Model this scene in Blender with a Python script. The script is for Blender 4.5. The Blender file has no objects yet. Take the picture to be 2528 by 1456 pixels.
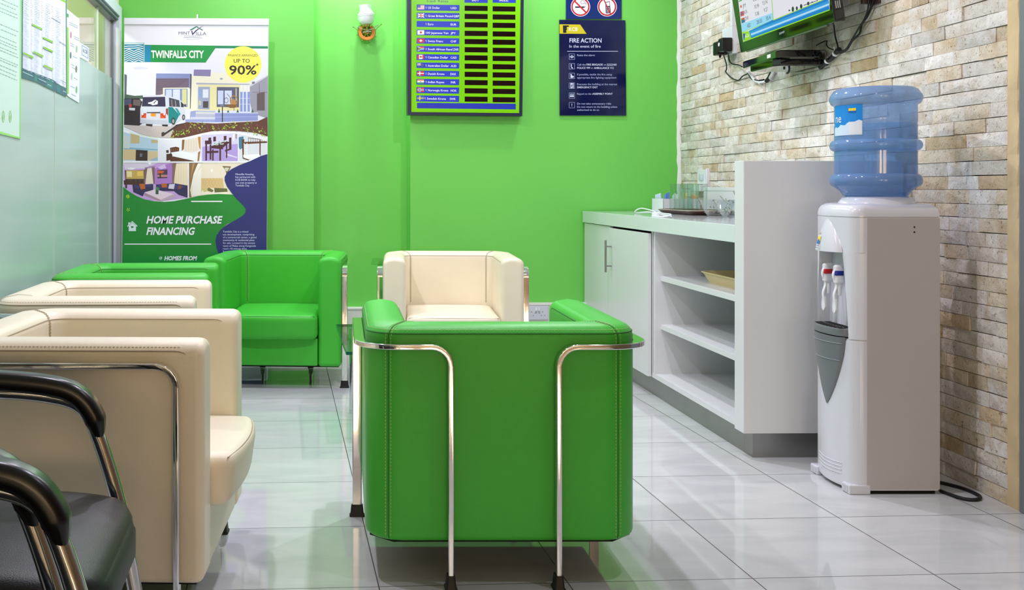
import bpy, bmesh, math, random
from math import sin, cos, pi, radians as R
from mathutils import Vector, Matrix

# ------------------------------------------------------------------ camera
scn = bpy.context.scene
F_PX, CX, CY, YAW, EYE = 2631.0, 857.0, 464.0, 0.0595, 1.04
cd = bpy.data.cameras.new('camera'); cam = bpy.data.objects.new('camera', cd)
scn.collection.objects.link(cam)
cd.sensor_width = 36.0; cd.lens = F_PX / 2528 * 36.0
cd.shift_x = (1264 - CX) / 2528; cd.shift_y = (CY - 728) / 2528
cd.clip_start = 0.05
scn.cycles.max_bounces = 12; scn.cycles.transparent_max_bounces = 40; scn.cycles.transmission_bounces = 12; scn.cycles.use_denoising = True; scn.cycles.caustics_refractive = False; scn.cycles.caustics_reflective = False
cam.location = (0, 0, EYE); cam.rotation_euler = (R(90), 0, -YAW)
scn.camera = cam
# ------------------------------------------------------------------ world, lights, exposure
w = bpy.data.worlds.new('world'); scn.world = w; w.use_nodes = True
w.node_tree.nodes['Background'].inputs[0].default_value = (0.75, 0.85, 1.0, 1)
w.node_tree.nodes['Background'].inputs[1].default_value = 0.05
scn.view_settings.view_transform = 'Standard'; scn.view_settings.look = 'None'
scn.view_settings.gamma = 1.0; scn.view_settings.use_curve_mapping = False
scn.view_settings.exposure = 0.0
CEIL = 2.75
COOL = (0.99, 0.935, 1.12); WARM = (1.0, 0.73, 0.44)
def lamp(name, x, y, power, size, col=COOL, z=CEIL - 0.03):
    l = bpy.data.lights.new(name, 'AREA'); l.shape = 'DISK'; l.size = size; l.energy = power * (0.80 if col is COOL else 0.8); l.color = col
    o = bpy.data.objects.new(name, l); scn.collection.objects.link(o); o.location = (x, y, z)
    return o
for (lx, ly, pw) in ((-0.45, 3.25, 19), (0.62, 3.12, 29), (1.25, 4.6, 28), (-0.3, 4.9, 25), (0.50, 6.62, 18), (0.12, 6.20, 8), (1.75, 6.1, 13), (-0.45, 5.9, 5), (1.3, 2.1, 9)):
    lamp('ceiling_spot', lx, ly, pw, 0.07)
def globe(name, x, y, z, power, size, col=WARM):
    l = bpy.data.lights.new(name, 'POINT'); l.shadow_soft_size = size; l.energy = power; l.color = col
    o = bpy.data.objects.new(name, l); scn.collection.objects.link(o); o.location = (x, y, z)
for (lx, ly, pw) in ((-0.35, -4.4, 120), (1.6, -3.9, 74), (0.8, -5.4, 60)):
    globe('hall_fill_lamp', lx, ly - 0.9, 1.2, pw * 1.3, 0.45)  # warm fill added in the unseen hall, kept low to reach camera-facing sides
lamp('side_room_fill_lamp', -1.9, 5.2, 60, 0.4, (1.0, 0.95, 0.82))  # lamp added behind the glass to brighten the side room

# ------------------------------------------------------------------ helpers
def lin(c):
    return tuple(((v / 255) / 12.92 if v / 255 <= 0.04045 else (((v / 255) + 0.055) / 1.055) ** 2.4) for v in c)
MATS = {}
def mat(name, rgb, rough=0.5, metal=0.0, spec=0.5, bump=0.0, bscale=200.0, var=0.0, vscale=3.0, trans=0.0, ior=1.45, emit=0.0, coat=0.0, sss=0.0):
    """procedural Principled material; colour varies a little with object-space noise"""
    if name in MATS: return MATS[name]
    m = bpy.data.materials.new(name); m.use_nodes = True; nt = m.node_tree; b = nt.nodes['Principled BSDF']
    c = lin(rgb)
    b.inputs['Base Color'].default_value = (*c, 1); b.inputs['Roughness'].default_value = rough
    b.inputs['Metallic'].default_value = metal; b.inputs['Specular IOR Level'].default_value = spec
    b.inputs['Transmission Weight'].default_value = trans; b.inputs['IOR'].default_value = ior
    b.inputs['Coat Weight'].default_value = coat; b.inputs['Coat Roughness'].default_value = 0.08
    if emit: b.inputs['Emission Color'].default_value = (*c, 1); b.inputs['Emission Strength'].default_value = emit
    tc = nt.nodes.new('ShaderNodeTexCoord')
    if var:
        n = nt.nodes.new('ShaderNodeTexNoise'); n.inputs['Scale'].default_value = vscale; n.inputs['Detail'].default_value = 4
        r = nt.nodes.new('ShaderNodeValToRGB')
        r.color_ramp.elements[0].position = 0.3; r.color_ramp.elements[1].position = 0.7
        r.color_ramp.elements[0].color = (*[v * (1 - var) for v in c], 1); r.color_ramp.elements[1].color = (*[min(1, v * (1 + var)) for v in c], 1)
        nt.links.new(tc.outputs['Object'], n.inputs['Vector']); nt.links.new(n.outputs['Fac'], r.inputs['Fac']); nt.links.new(r.outputs['Color'], b.inputs['Base Color'])
    if bump:
        n2 = nt.nodes.new('ShaderNodeTexNoise'); n2.inputs['Scale'].default_value = bscale; n2.inputs['Detail'].default_value = 3
        bp = nt.nodes.new('ShaderNodeBump'); bp.inputs['Strength'].default_value = bump; bp.inputs['Distance'].default_value = 0.002
        nt.links.new(tc.outputs['Object'], n2.inputs['Vector']); nt.links.new(n2.outputs['Fac'], bp.inputs['Height']); nt.links.new(bp.outputs['Normal'], b.inputs['Normal'])
    MATS[name] = m
    return m
def ink(rgb, rough=0.35):
    return mat('print_%02x%02x%02x_%d' % (*rgb, int(rough * 100)), rgb, rough)

def glow(rgb, e):
    m = mat('screen_%02x%02x%02x' % tuple(rgb), rgb, 0.15, emit=e); m.node_tree.nodes['Principled BSDF'].inputs['Base Color'].default_value = (0.01, 0.01, 0.01, 1); return m
def obj(name, bm, m, parent=None, smooth=False, wn=False):
    me = bpy.data.meshes.new(name)
    bmesh.ops.recalc_face_normals(bm, faces=bm.faces[:])
    if smooth:
        for f in bm.faces: f.smooth = True
        for e in bm.edges:
            if len(e.link_faces) == 2 and e.calc_face_angle(0) > 0.9: e.smooth = False
    bm.to_mesh(me); bm.free()
    for k in (m if isinstance(m, (list, tuple)) else [m]): me.materials.append(k)
    o = bpy.data.objects.new(name, me); scn.collection.objects.link(o)
    if parent: o.parent = parent
    if wn:
        md = o.modifiers.new('weighted_normal', 'WEIGHTED_NORMAL'); md.keep_sharp = True; md.weight = 80
    return o
def empty(name, label, cat, loc=(0, 0, 0), rz=0.0, group=None):
    o = bpy.data.objects.new(name, None); scn.collection.objects.link(o); o.empty_display_size = 0.1
    o.location = loc; o.rotation_euler = (0, 0, rz)
    return tag(o, label, cat, group)
def tag(o, label, cat, group=None):
    o['label'] = label; o['category'] = cat
    if group: o['group'] = group
    return o
def struct(o): o['kind'] = 'structure'; return o
def dup(root, loc, rz, label, group=None):
    r = root.copy(); scn.collection.objects.link(r); r.location = loc; r.rotation_euler = (0, 0, rz)
    r['label'] = label
    if group: r['group'] = group
    for ch in list(root.children):
        c = ch.copy(); scn.collection.objects.link(c); c.parent = r
        for g in list(ch.children):
            d = g.copy(); scn.collection.objects.link(d); d.parent = c
    return r
def BM(): return bmesh.new()
def box(bm, x0, x1, y0, y1, z0, z1, r=0.0, seg=2, M=None, mi=0):
    res = bmesh.ops.create_cube(bm, size=1.0); vs = res['verts']
    for v in vs:
        v.co = Vector((x0 + (v.co.x + .5) * (x1 - x0), y0 + (v.co.y + .5) * (y1 - y0), z0 + (v.co.z + .5) * (z1 - z0)))
    fs = set(f for v in vs for f in v.link_faces)
    for f in fs: f.material_index = mi
    if r > 0:
        es = list(set(e for v in vs for e in v.link_edges))
        rr = bmesh.ops.bevel(bm, geom=es, offset=r, segments=seg, affect='EDGES', profile=0.5, material=-1)
        vs = list(set(v for f in rr['faces'] for v in f.verts) | set(v for v in vs if v.is_valid))
        fs2 = set(f for v in vs for f in v.link_faces)
        for f in fs2: f.material_index = mi
        vs = list(set(v for f in fs2 for v in f.verts))
    if M is not None:
        for v in vs: v.co = M @ v.co
    return vs
def prism(bm, pts, z0, z1, M=None, mi=0):
    a = [bm.verts.new((x, y, z0)) for x, y in pts]; b = [bm.verts.new((x, y, z1)) for x, y in pts]
    n = len(pts); fs = [bm.faces.new(a[::-1]), bm.faces.new(b)]
    for i in range(n): fs.append(bm.faces.new((a[i], a[(i + 1) % n], b[(i + 1) % n], b[i])))
    for f in fs: f.material_index = mi
    if M is not None:
        for v in a + b: v.co = M @ v.co
    return a + b
def loft(bm, rings, closed=True, cap=True, mi=0):
    vr = [[bm.verts.new(p) for p in ring] for ring in rings]
    for i in range(len(vr) - 1):
        n = len(vr[i])
        for k in range(n if closed else n - 1):
            f = bm.faces.new((vr[i][k], vr[i][(k + 1) % n], vr[i + 1][(k + 1) % n], vr[i + 1][k])); f.material_index = mi
    if cap and closed:
        bm.faces.new(vr[0][::-1]).material_index = mi; bm.faces.new(vr[-1]).material_index = mi
    return vr
def lathe(bm, prof, n=32, M=None, mi=0, cap=False):
    rings = []
    for r, z in prof:
        ring = [Vector((r * cos(2 * pi * k / n), r * sin(2 * pi * k / n), z)) for k in range(n)]
        if M is not None: ring = [M @ p for p in ring]
        rings.append(ring)
    return loft(bm, rings, True, cap, mi)
def rrect(w_, h_, r, seg=3):
    out = []
    for cx_, cy_, a0 in ((w_ / 2 - r, h_ / 2 - r, 0), (-w_ / 2 + r, h_ / 2 - r, 90), (-w_ / 2 + r, -h_ / 2 + r, 180), (w_ / 2 - r, -h_ / 2 + r, 270)):
        for k in range(seg + 1):
            a = R(a0 + 90 * k / seg); out.append((cx_ + r * cos(a), cy_ + r * sin(a)))
    return out
def sweep(bm, pts, sec, normals=None, scales=None, mi=0, offs=None):
    """sweep a 2D section (u along the normal, v along tangent x normal) along points"""
    pts = [Vector(p) for p in pts]; n = len(pts); rings = []; nv = None
    for i in range(n):
        t = (pts[min(i + 1, n - 1)] - pts[max(i - 1, 0)]).normalized()
        if normals is not None: nn = Vector(normals[i])
        else:
            if nv is None:
                nv = Vector((0, 0, 1)) if abs(t.z) < 0.9 else Vector((1, 0, 0))
            nn = nv
        nn = (nn - t * nn.dot(t)).normalized(); nv = nn; b = t.cross(nn)
        s = scales[i] if scales else 1.0
        rings.append([pts[i] + nn * (u * s) + b * (v * s) for u, v in sec])
    return loft(bm, rings, True, True, mi)
def circ(r, n=10): return [(r * cos(2 * pi * k / n), r * sin(2 * pi * k / n)) for k in range(n)]
def tube(bm, pts, r, n=10, mi=0): return sweep(bm, pts, circ(r, n), mi=mi)
def smoothpath(pts, n=6):
    """Catmull-Rom through points"""
    P = [Vector(p) for p in pts]; P = [2 * P[0] - P[1]] + P + [2 * P[-1] - P[-2]]; out = []
    for i in range(1, len(P) - 2):
        for k in range(n):
            t = k / n; a, b, c, d = P[i - 1], P[i], P[i + 1], P[i + 2]
            out.append(0.5 * ((2 * b) + (-a + c) * t + (2 * a - 5 * b + 4 * c - d) * t * t + (-a + 3 * b - 3 * c + d) * t ** 3))
    out.append(P[-2]); return out
def bend(pts, r, n=5):
    """polyline with its corners rounded to radius r"""
    P = [Vector(p) for p in pts]; out = [P[0]]
    for i in range(1, len(P) - 1):
        a = (P[i - 1] - P[i]); b = (P[i + 1] - P[i]); rr = min(r, a.length * .49, b.length * .49)
        a0 = P[i] + a.normalized() * rr; b0 = P[i] + b.normalized() * rr
        for k in range(n + 1):
            t = k / n; out.append((1 - t) ** 2 * a0 + 2 * t * (1 - t) * P[i] + t * t * b0)
    out.append(P[-1]); return out
def cushion(bm, c, h, r, crown=0.0, n=14, fn=None):
    """rounded, crowned pad: centre c, half sizes h, edge radius r"""
    faces = []; grid = [sin(-pi / 2 + pi * k / n) for k in range(n + 1)]; cache = {}
    def vert(p):
        key = tuple(round(q, 5) for q in p)
        if key in cache: return cache[key]
        P = Vector((p[0] * h[0], p[1] * h[1], p[2] * h[2]))
        q = Vector([max(-(h[i] - r), min(h[i] - r, P[i])) for i in range(3)]); d = P - q
        if d.length > 1e-9: P = q + d.normalized() * r
        if P.z > 0: P.z += crown * (1 - p[0] ** 2) * (1 - p[1] ** 2)
        if fn: P = fn(P, p)
        v = bm.verts.new(P + Vector(c)); cache[key] = v; return v
    for ax in range(3):
        for sg in (-1, 1):
            for i in range(n):
                for k in range(n):
                    q = []
                    for (a, b) in ((i, k), (i + 1, k), (i + 1, k + 1), (i, k + 1)):
                        p = [0, 0, 0]; p[ax] = sg; p[(ax + 1) % 3] = grid[a]; p[(ax + 2) % 3] = grid[b]; q.append(vert(p))
                    if sg < 0: q.reverse()
                    if len(set(q)) == 4: bm.faces.new(q)
# ------------------------------------------------------------------ sight lines: a photo pixel meets a real plane of the room
CA, SA = cos(YAW), sin(YAW)
EYEV = Vector((0, 0, EYE))
def ray(x, y):
    u = (x - CX) / F_PX; v = -(y - CY) / F_PX
    return Vector((CA * u + SA, -SA * u + CA, v))
class Sheet:
    """a flat printed surface on the plane through p with normal n (facing the room)"""
    def __init__(s, p, n): s.p = Vector(p); s.n = Vector(n).normalized()
    def at(s, x, y, lay=0.0):
        d = ray(x, y); q = s.p + s.n * lay; t = (q - EYEV).dot(s.n) / d.dot(s.n); return EYEV + d * t
class Art:
    """flat inks on a sheet, gathered in one mesh; an ink printed over others lies one thin layer above them"""
    def __init__(s, sheet, base=0.0012, step=0.00012, emit=0.0): s.sh = sheet; s.bm = BM(); s.mats = []; s.base = base; s.lay = base; s.step = step; s.emit = emit; s.seen = []
    def mi(s, rgb, rough):
        m = glow(rgb, s.emit) if s.emit else ink(rgb, rough)
        if m not in s.mats: s.mats.append(m)
        return s.mats.index(m)
    def over(s, pts):
        x0, x1 = min(p[0] for p in pts), max(p[0] for p in pts); y0, y1 = min(p[1] for p in pts), max(p[1] for p in pts)
        n = 1 + max([l for (a, b, c, d, l) in s.seen if a < x1 and b > x0 and c < y1 and d > y0] or [0])
        s.seen.append((x0, x1, y0, y1, n)); s.lay = s.base + s.step * n
    def poly(s, pts, rgb, rough=0.35, same=False):
        if not same: s.over(pts)
        f = s.bm.faces.new([s.bm.verts.new(s.sh.at(x, y, s.lay)) for x, y in pts]); f.material_index = s.mi(rgb, rough)
    def rect(s, x0, y0, x1, y1, rgb, rough=0.35, sl=0.0, same=False):
        d = (x1 - x0) * sl; s.poly([(x0, y0), (x1, y0 + d), (x1, y1 + d), (x0, y1)], rgb, rough, same)
    def disc(s, cx_, cy_, rx, ry, rgb, n=32, rough=0.35, same=False):
        s.poly([(cx_ + rx * cos(2 * pi * k / n), cy_ + ry * sin(2 * pi * k / n)) for k in range(n)], rgb, rough, same)
    def line(s, pts, wd, rgb, rough=0.35):
        """a mitred stroke"""
        s.over(pts); L, Rr = [], []; n = len(pts)
        for i in range(n):
            a, b = pts[max(i - 1, 0)], pts[min(i + 1, n - 1)]; p = pts[i]
            d1 = (p[0] - a[0], p[1] - a[1]) if i else (b[0] - p[0], b[1] - p[1]); d2 = (b[0] - p[0], b[1] - p[1]) if i < n - 1 else d1
            l1, l2 = math.hypot(*d1) or 1, math.hypot(*d2) or 1; n1 = (-d1[1] / l1, d1[0] / l1); n2 = (-d2[1] / l2, d2[0] / l2)
            mx, my = n1[0] + n2[0], n1[1] + n2[1]; ml = math.hypot(mx, my) or 1; mx, my = mx / ml, my / ml; k = wd / 2 / max(0.35, mx * n1[0] + my * n1[1])
            L.append((p[0] + mx * k, p[1] + my * k)); Rr.append((p[0] - mx * k, p[1] - my * k))
        for i in range(n - 1): s.poly([L[i], L[i + 1], Rr[i + 1], Rr[i]], rgb, rough, True)
    def ring(s, cx_, cy_, rx, ry, wd, rgb, n=36):
        s.over([(cx_ - rx, cy_ - ry), (cx_ + rx, cy_ + ry)])
        for k in range(n):
            a, b = 2 * pi * k / n, 2 * pi * (k + 1) / n
            s.poly([(cx_ + rx * cos(a), cy_ + ry * sin(a)), (cx_ + rx * cos(b), cy_ + ry * sin(b)), (cx_ + (rx - wd) * cos(b), cy_ + (ry - wd) * sin(b)), (cx_ + (rx - wd) * cos(a), cy_ + (ry - wd) * sin(a))], rgb, 0.35, True)
    def text(s, t, x0, x1, yb, cap, rgb, sl=0.0, shear=0.0, bold=0.0, up=(0, -1), rough=0.35):
        """t from pixel x0 to x1 on baseline yb, capitals cap pixels tall; sl: baseline slope"""
        V, Fs, wd = glyphs(t, bold); mi = s.mi(rgb, rough); k = (x1 - x0) / wd; vs = []; P = []
        for (gx, gy) in V: P.append((x0 + gx * k + (gy * cap) * (up[0] + shear), yb + gx * k * sl + gy * cap * up[1]))
        s.over(P); vs = [s.bm.verts.new(s.sh.at(x, y, s.lay)) for x, y in P]
        for f in Fs:
            try: s.bm.faces.new([vs[i] for i in f]).material_index = mi
            except ValueError: pass
    def done(s, name, parent, label=None):
        o = obj(name, s.bm, s.mats or [ink((255, 255, 255))], parent)
        if label: o['label'] = label
        return o
GL = {}
def glyphs(t, bold=0.0):
    """flat outline of a string: vertices scaled so that capitals are 1 high, faces, total width"""
    key = (t, bold)
    if key in GL: return GL[key]
    def mesh(tt):
        cu = bpy.data.curves.new('t', 'FONT'); cu.body = tt; cu.resolution_u = 2; cu.offset = bold
        o = bpy.data.objects.new('t', cu); scn.collection.objects.link(o)
        me = o.evaluated_get(bpy.context.evaluated_depsgraph_get()).to_mesh()
        V = [(v.co.x, v.co.y) for v in me.vertices]; Fs = [tuple(p.vertices) for p in me.polygons]
        o.to_mesh_clear() if False else None
        bpy.data.objects.remove(o); bpy.data.curves.remove(cu)
        return V, Fs
    if 'H' not in GL: GL['H'] = max(v[1] for v in mesh('H')[0])
    H = GL['H']; V, Fs = mesh(t)
    if '1' in t:                       # give the bare stroke of the figure one its flag
        V = list(V); st = mesh('1')[0]; sw = max(v[0] for v in st) - min(v[0] for v in st)
        for i, ch in enumerate(t):
            if ch != '1': continue
            xr = max(v[0] for v in mesh(t[:i + 1])[0]); xl = xr - sw; n0 = len(V)
            V += [(xl + sw * .3, H), (xl - .20 * H, .82 * H), (xl - .20 * H, .70 * H), (xl + sw * .3, .84 * H)]; Fs = list(Fs) + [(n0, n0 + 1, n0 + 2, n0 + 3)]
    xs = [v[0] for v in V]; x0 = min(xs); wd = max(xs) - x0
    GL[key] = ([((x - x0), y / H) for x, y in V], Fs, wd)
    return GL[key]
# ------------------------------------------------------------------ materials
GREEN_WALL = mat('green_wall_paint', (110, 204, 86), 0.38, bump=0.05, bscale=350, var=0.03, vscale=1.2)
CHROME = mat('chrome', (225, 226, 228), 0.07, 1.0, bump=0.02, bscale=60)
STEEL = mat('brushed_steel', (150, 152, 150), 0.32, 1.0, var=0.05, vscale=8)
GREEN_LEATHER = mat('green_leather', (66, 182, 56), 0.36, spec=0.38, bump=0.25, bscale=500, var=0.03, vscale=4)
CREAM_LEATHER = mat('cream_leather', (233, 223, 199), 0.36, spec=0.5, bump=0.25, bscale=500, var=0.03, vscale=4)
BLACK_RUBBER = mat('black_rubber', (22, 22, 24), 0.55)
BLACK_PLASTIC = mat('black_plastic', (14, 14, 16), 0.28, bump=0.03, bscale=300)
BLACK_VINYL = mat('black_vinyl', (20, 21, 25), 0.42, bump=0.3, bscale=420)
DARK_CLOTH = mat('dark_underside_cloth', (18, 18, 18), 0.9)
WHITE_LAM = mat('white_laminate', (222, 224, 224), 0.3, var=0.01, vscale=2)
WHITE_PLASTIC = mat('white_plastic', (228, 230, 234), 0.25, var=0.01)
COOLER_WHITE = mat('cooler_shell_white', (214, 216, 222), 0.22, var=0.01, coat=0.3)
COOLER_SIDE = mat('cooler_side_enamel', (188, 184, 182), 0.32, var=0.01)
WHITE_PAINT = mat('white_ceiling_paint', (238, 238, 234), 0.7, var=0.01)
CREAM_PAINT = mat('cream_wall_paint', (232, 224, 198), 0.6, var=0.02)
DIM_WALL = mat('brown_hall_wall', (112, 90, 70), 0.5, var=0.08)
PLASTER = mat('beige_plaster_edge', (214, 190, 146), 0.75, bump=0.5, bscale=40, var=0.12, vscale=9)
ALU = mat('grey_aluminium', (216, 222, 234), 0.35, 0.0, var=0.02)
ALU_DARK = mat('dark_aluminium_track', (112, 120, 130), 0.35, 0.1)
GREY_DOOR = mat('grey_door_paint', (120, 124, 126), 0.45, var=0.03)
PAPER = mat('white_paper', (236, 238, 240), 0.6)
DARK = mat('dark_gap', (20, 18, 16), 0.9)

def floor_mat():
    m = bpy.data.materials.new('polished_cream_floor_tiles'); m.use_nodes = True; nt = m.node_tree; b = nt.nodes['Principled BSDF']
    L = nt.links.new
    tc = nt.nodes.new('ShaderNodeTexCoord'); sp = nt.nodes.new('ShaderNodeSeparateXYZ'); L(tc.outputs['Object'], sp.inputs[0])
    def math_(op, a, bb=None):
        n = nt.nodes.new('ShaderNodeMath'); n.operation = op
        for i, q in enumerate((a, bb)):
            if q is None: continue
            if isinstance(q, (int, float)): n.inputs[i].default_value = q
            else: L(q, n.inputs[i])
        return n.outputs[0]
    ed = []; ids = []
    for ax, o in (('X', 0.2478), ('Y', 0.271)):
        v = math_('DIVIDE', math_('SUBTRACT', sp.outputs[ax], o), 0.5)
        fr = math_('FRACT', v); ids.append(math_('FLOOR', v))
        ed.append(math_('MINIMUM', fr, math_('SUBTRACT', 1.0, fr)))
    g = math_('LESS_THAN', math_('MINIMUM', ed[0], ed[1]), 0.0032)
    wn = nt.nodes.new('ShaderNodeTexWhiteNoise'); wn.noise_dimensions = '2D'; cb = nt.nodes.new('ShaderNodeCombineXYZ'); L(ids[0], cb.inputs[0]); L(ids[1], cb.inputs[1]); L(cb.outputs[0], wn.inputs['Vector'])
    n1 = nt.nodes.new('ShaderNodeTexNoise'); n1.inputs['Scale'].default_value = 2.2; n1.inputs['Detail'].default_value = 6; n1.inputs['Distortion'].default_value = 1.2
    mp = nt.nodes.new('ShaderNodeMapping'); mp.inputs['Rotation'].default_value = (0, 0, 0.9); mp.inputs['Scale'].default_value = (1, 3.0, 1)
    ad = nt.nodes.new('ShaderNodeVectorMath'); ad.operation = 'MULTIPLY_ADD'; ad.inputs[1].default_value = (7, 7, 7); L(wn.outputs['Color'], ad.inputs[0]); L(tc.outputs['Object'], ad.inputs[2]); L(ad.outputs[0], mp.inputs[0]); L(mp.outputs[0], n1.inputs['Vector'])
    cr = nt.nodes.new('ShaderNodeValToRGB'); e = cr.color_ramp.elements
    e[0].position = 0.3; e[0].color = (*lin((196, 198, 199)), 1); e[1].position = 0.7; e[1].color = (*lin((211, 213, 213)), 1); L(n1.outputs['Fac'], cr.inputs['Fac'])
    mx = nt.nodes.new('ShaderNodeMix'); mx.data_type = 'RGBA'; L(g, mx.inputs['Factor']); L(cr.outputs['Color'], mx.inputs['A']); mx.inputs['B'].default_value = (*lin((70, 66, 58)), 1)
    L(mx.outputs['Result'], b.inputs['Base Color'])
    ro = math_('MULTIPLY_ADD', g, 0.5); nt.nodes[-1].inputs[2].default_value = 0.045; L(ro, b.inputs['Roughness'])
    b.inputs['Specular IOR Level'].default_value = 0.55
    return m
def stone_mat():
    m = bpy.data.materials.new('split_travertine'); m.use_nodes = True; nt = m.node_tree; b = nt.nodes['Principled BSDF']; L = nt.links.new
    at = nt.nodes.new('ShaderNodeAttribute'); at.attribute_name = 'stone_tint'
    tc = nt.nodes.new('ShaderNodeTexCoord')
    def noise(sc, det, dist=0.0):
        n = nt.nodes.new('ShaderNodeTexNoise'); n.inputs['Scale'].default_value = sc; n.inputs['Detail'].default_value = det; n.inputs['Distortion'].default_value = dist
        L(tc.outputs['Object'], n.inputs['Vector']); return n.outputs['Fac']
    def ramp(f, p0, c0, p1, c1):
        r = nt.nodes.new('ShaderNodeValToRGB'); r.color_ramp.elements[0].position = p0; r.color_ramp.elements[1].position = p1
        r.color_ramp.elements[0].color = (*c0, 1); r.color_ramp.elements[1].color = (*c1, 1); L(f, r.inputs['Fac']); return r.outputs['Color']
    def mul(a, c, f=1.0):
        x = nt.nodes.new('ShaderNodeMix'); x.data_type = 'RGBA'; x.blend_type = 'MULTIPLY'; x.inputs['Factor'].default_value = f; L(a, x.inputs['A']); L(c, x.inputs['B']); return x.outputs['Result']
    big = ramp(noise(9, 5, 0.8), 0.32, (0.78, 0.66, 0.50), 0.55, (1, 1, 1))
    pit = ramp(noise(75, 4, 1.5), 0.30, (0.42, 0.34, 0.26), 0.40, (1, 1, 1))
    cloud = ramp(noise(28, 4), 0.3, (0.86, 0.84, 0.80), 0.65, (1, 1, 1))
    L(mul(mul(mul(at.outputs['Color'], big, 0.75), pit, 0.9), cloud), b.inputs['Base Color'])
    b.inputs['Roughness'].default_value = 0.8; b.inputs['Specular IOR Level'].default_value = 0.25
    bp = nt.nodes.new('ShaderNodeBump'); bp.inputs['Strength'].default_value = 0.7; bp.inputs['Distance'].default_value = 0.006
    mx = nt.nodes.new('ShaderNodeMath'); mx.operation = 'ADD'; L(noise(60, 5, 1.0), mx.inputs[0]); L(noise(14, 3), mx.inputs[1]); L(mx.outputs[0], bp.inputs['Height']); L(bp.outputs['Normal'], b.inputs['Normal'])
    return m
def thin_glass(name, tint, refl=1.0):
    m = bpy.data.materials.new(name); m.use_nodes = True; nt = m.node_tree; nt.nodes.remove(nt.nodes['Principled BSDF']); L = nt.links.new
    t = nt.nodes.new('ShaderNodeBsdfTransparent'); t.inputs[0].default_value = (*tint, 1)
    g = nt.nodes.new('ShaderNodeBsdfGlossy'); g.inputs['Roughness'].default_value = 0.01
    fr = nt.nodes.new('ShaderNodeLayerWeight'); pw = nt.nodes.new('ShaderNodeMath'); pw.operation = 'POWER'; pw.inputs[1].default_value = 4.0; L(fr.outputs['Facing'], pw.inputs[0])
    ml = nt.nodes.new('ShaderNodeMath'); ml.operation = 'MULTIPLY_ADD'; ml.inputs[1].default_value = 0.6 * refl; ml.inputs[2].default_value = 0.035; ml.use_clamp = True; L(pw.outputs[0], ml.inputs[0])
    x = nt.nodes.new('ShaderNodeMixShader'); L(ml.outputs[0], x.inputs[0]); L(t.outputs[0], x.inputs[1]); L(g.outputs[0], x.inputs[2]); L(x.outputs[0], nt.nodes['Material Output'].inputs[0])
    return m
CLEAR = thin_glass('clear_window_glass', (0.96, 0.99, 0.96), 1.3)
TUMBLER = thin_glass('drinking_glass', (0.93, 0.97, 0.95), 1.6)
TABLE_GLASS = thin_glass('green_tinted_table_glass', (0.62, 0.86, 0.74), 1.0)
GLASS_EDGE = mat('glass_edge_green', (36, 110, 92), 0.1, trans=0.4)

# ------------------------------------------------------------------ the room
BACK, REC = 6.62, 6.80            # green back wall and its recess
WA = 0.042; WO = Vector((1.767, 4.003, 0)); E1 = Vector((sin(WA), cos(WA), 0)); E2 = Vector((cos(WA), -sin(WA), 0))
WALL_E = 0.633                    # stone wall, measured across from the cabinet front
def cab(a, e, z): return WO + E1 * a + E2 * e + Vector((0, 0, z))
CABM = Matrix(((E1.x, E2.x, 0, WO.x), (E1.y, E2.y, 0, WO.y), (0, 0, 1, 0), (0, 0, 0, 1)))   # (a, e, z) -> world
WM = CABM @ Matrix.Translation((0, WALL_E, 0))                                               # on the stone wall; e < 0 is into the room
STONE_N = -E2

bm = BM(); box(bm, -3.2, 3.2, -6.6, 7.0, -0.06, 0.0); struct(obj('floor', bm, floor_mat()))
bm = BM(); box(bm, -3.2, 3.2, -6.6, 7.0, CEIL, CEIL + 0.06); struct(obj('ceiling', bm, WHITE_PAINT))
bm = BM()
prism(bm, [(-1.10, BACK), (0.187, BACK), (0.187, REC), (0.79, REC), (0.79, BACK), (2.62, BACK), (2.62, 7.0), (-1.10, 7.0)], 0.0, CEIL)
struct(obj('wall_back', bm, GREEN_WALL))
bm = BM(); box(bm, -3.2, -1.101, BACK, 7.0, 0, CEIL); struct(obj('wall_back_left', bm, CREAM_PAINT))
bm = BM(); box(bm, -3.2, 3.2, -6.6, -6.5, 0, CEIL); struct(obj('wall_front', bm, DIM_WALL))
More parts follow.
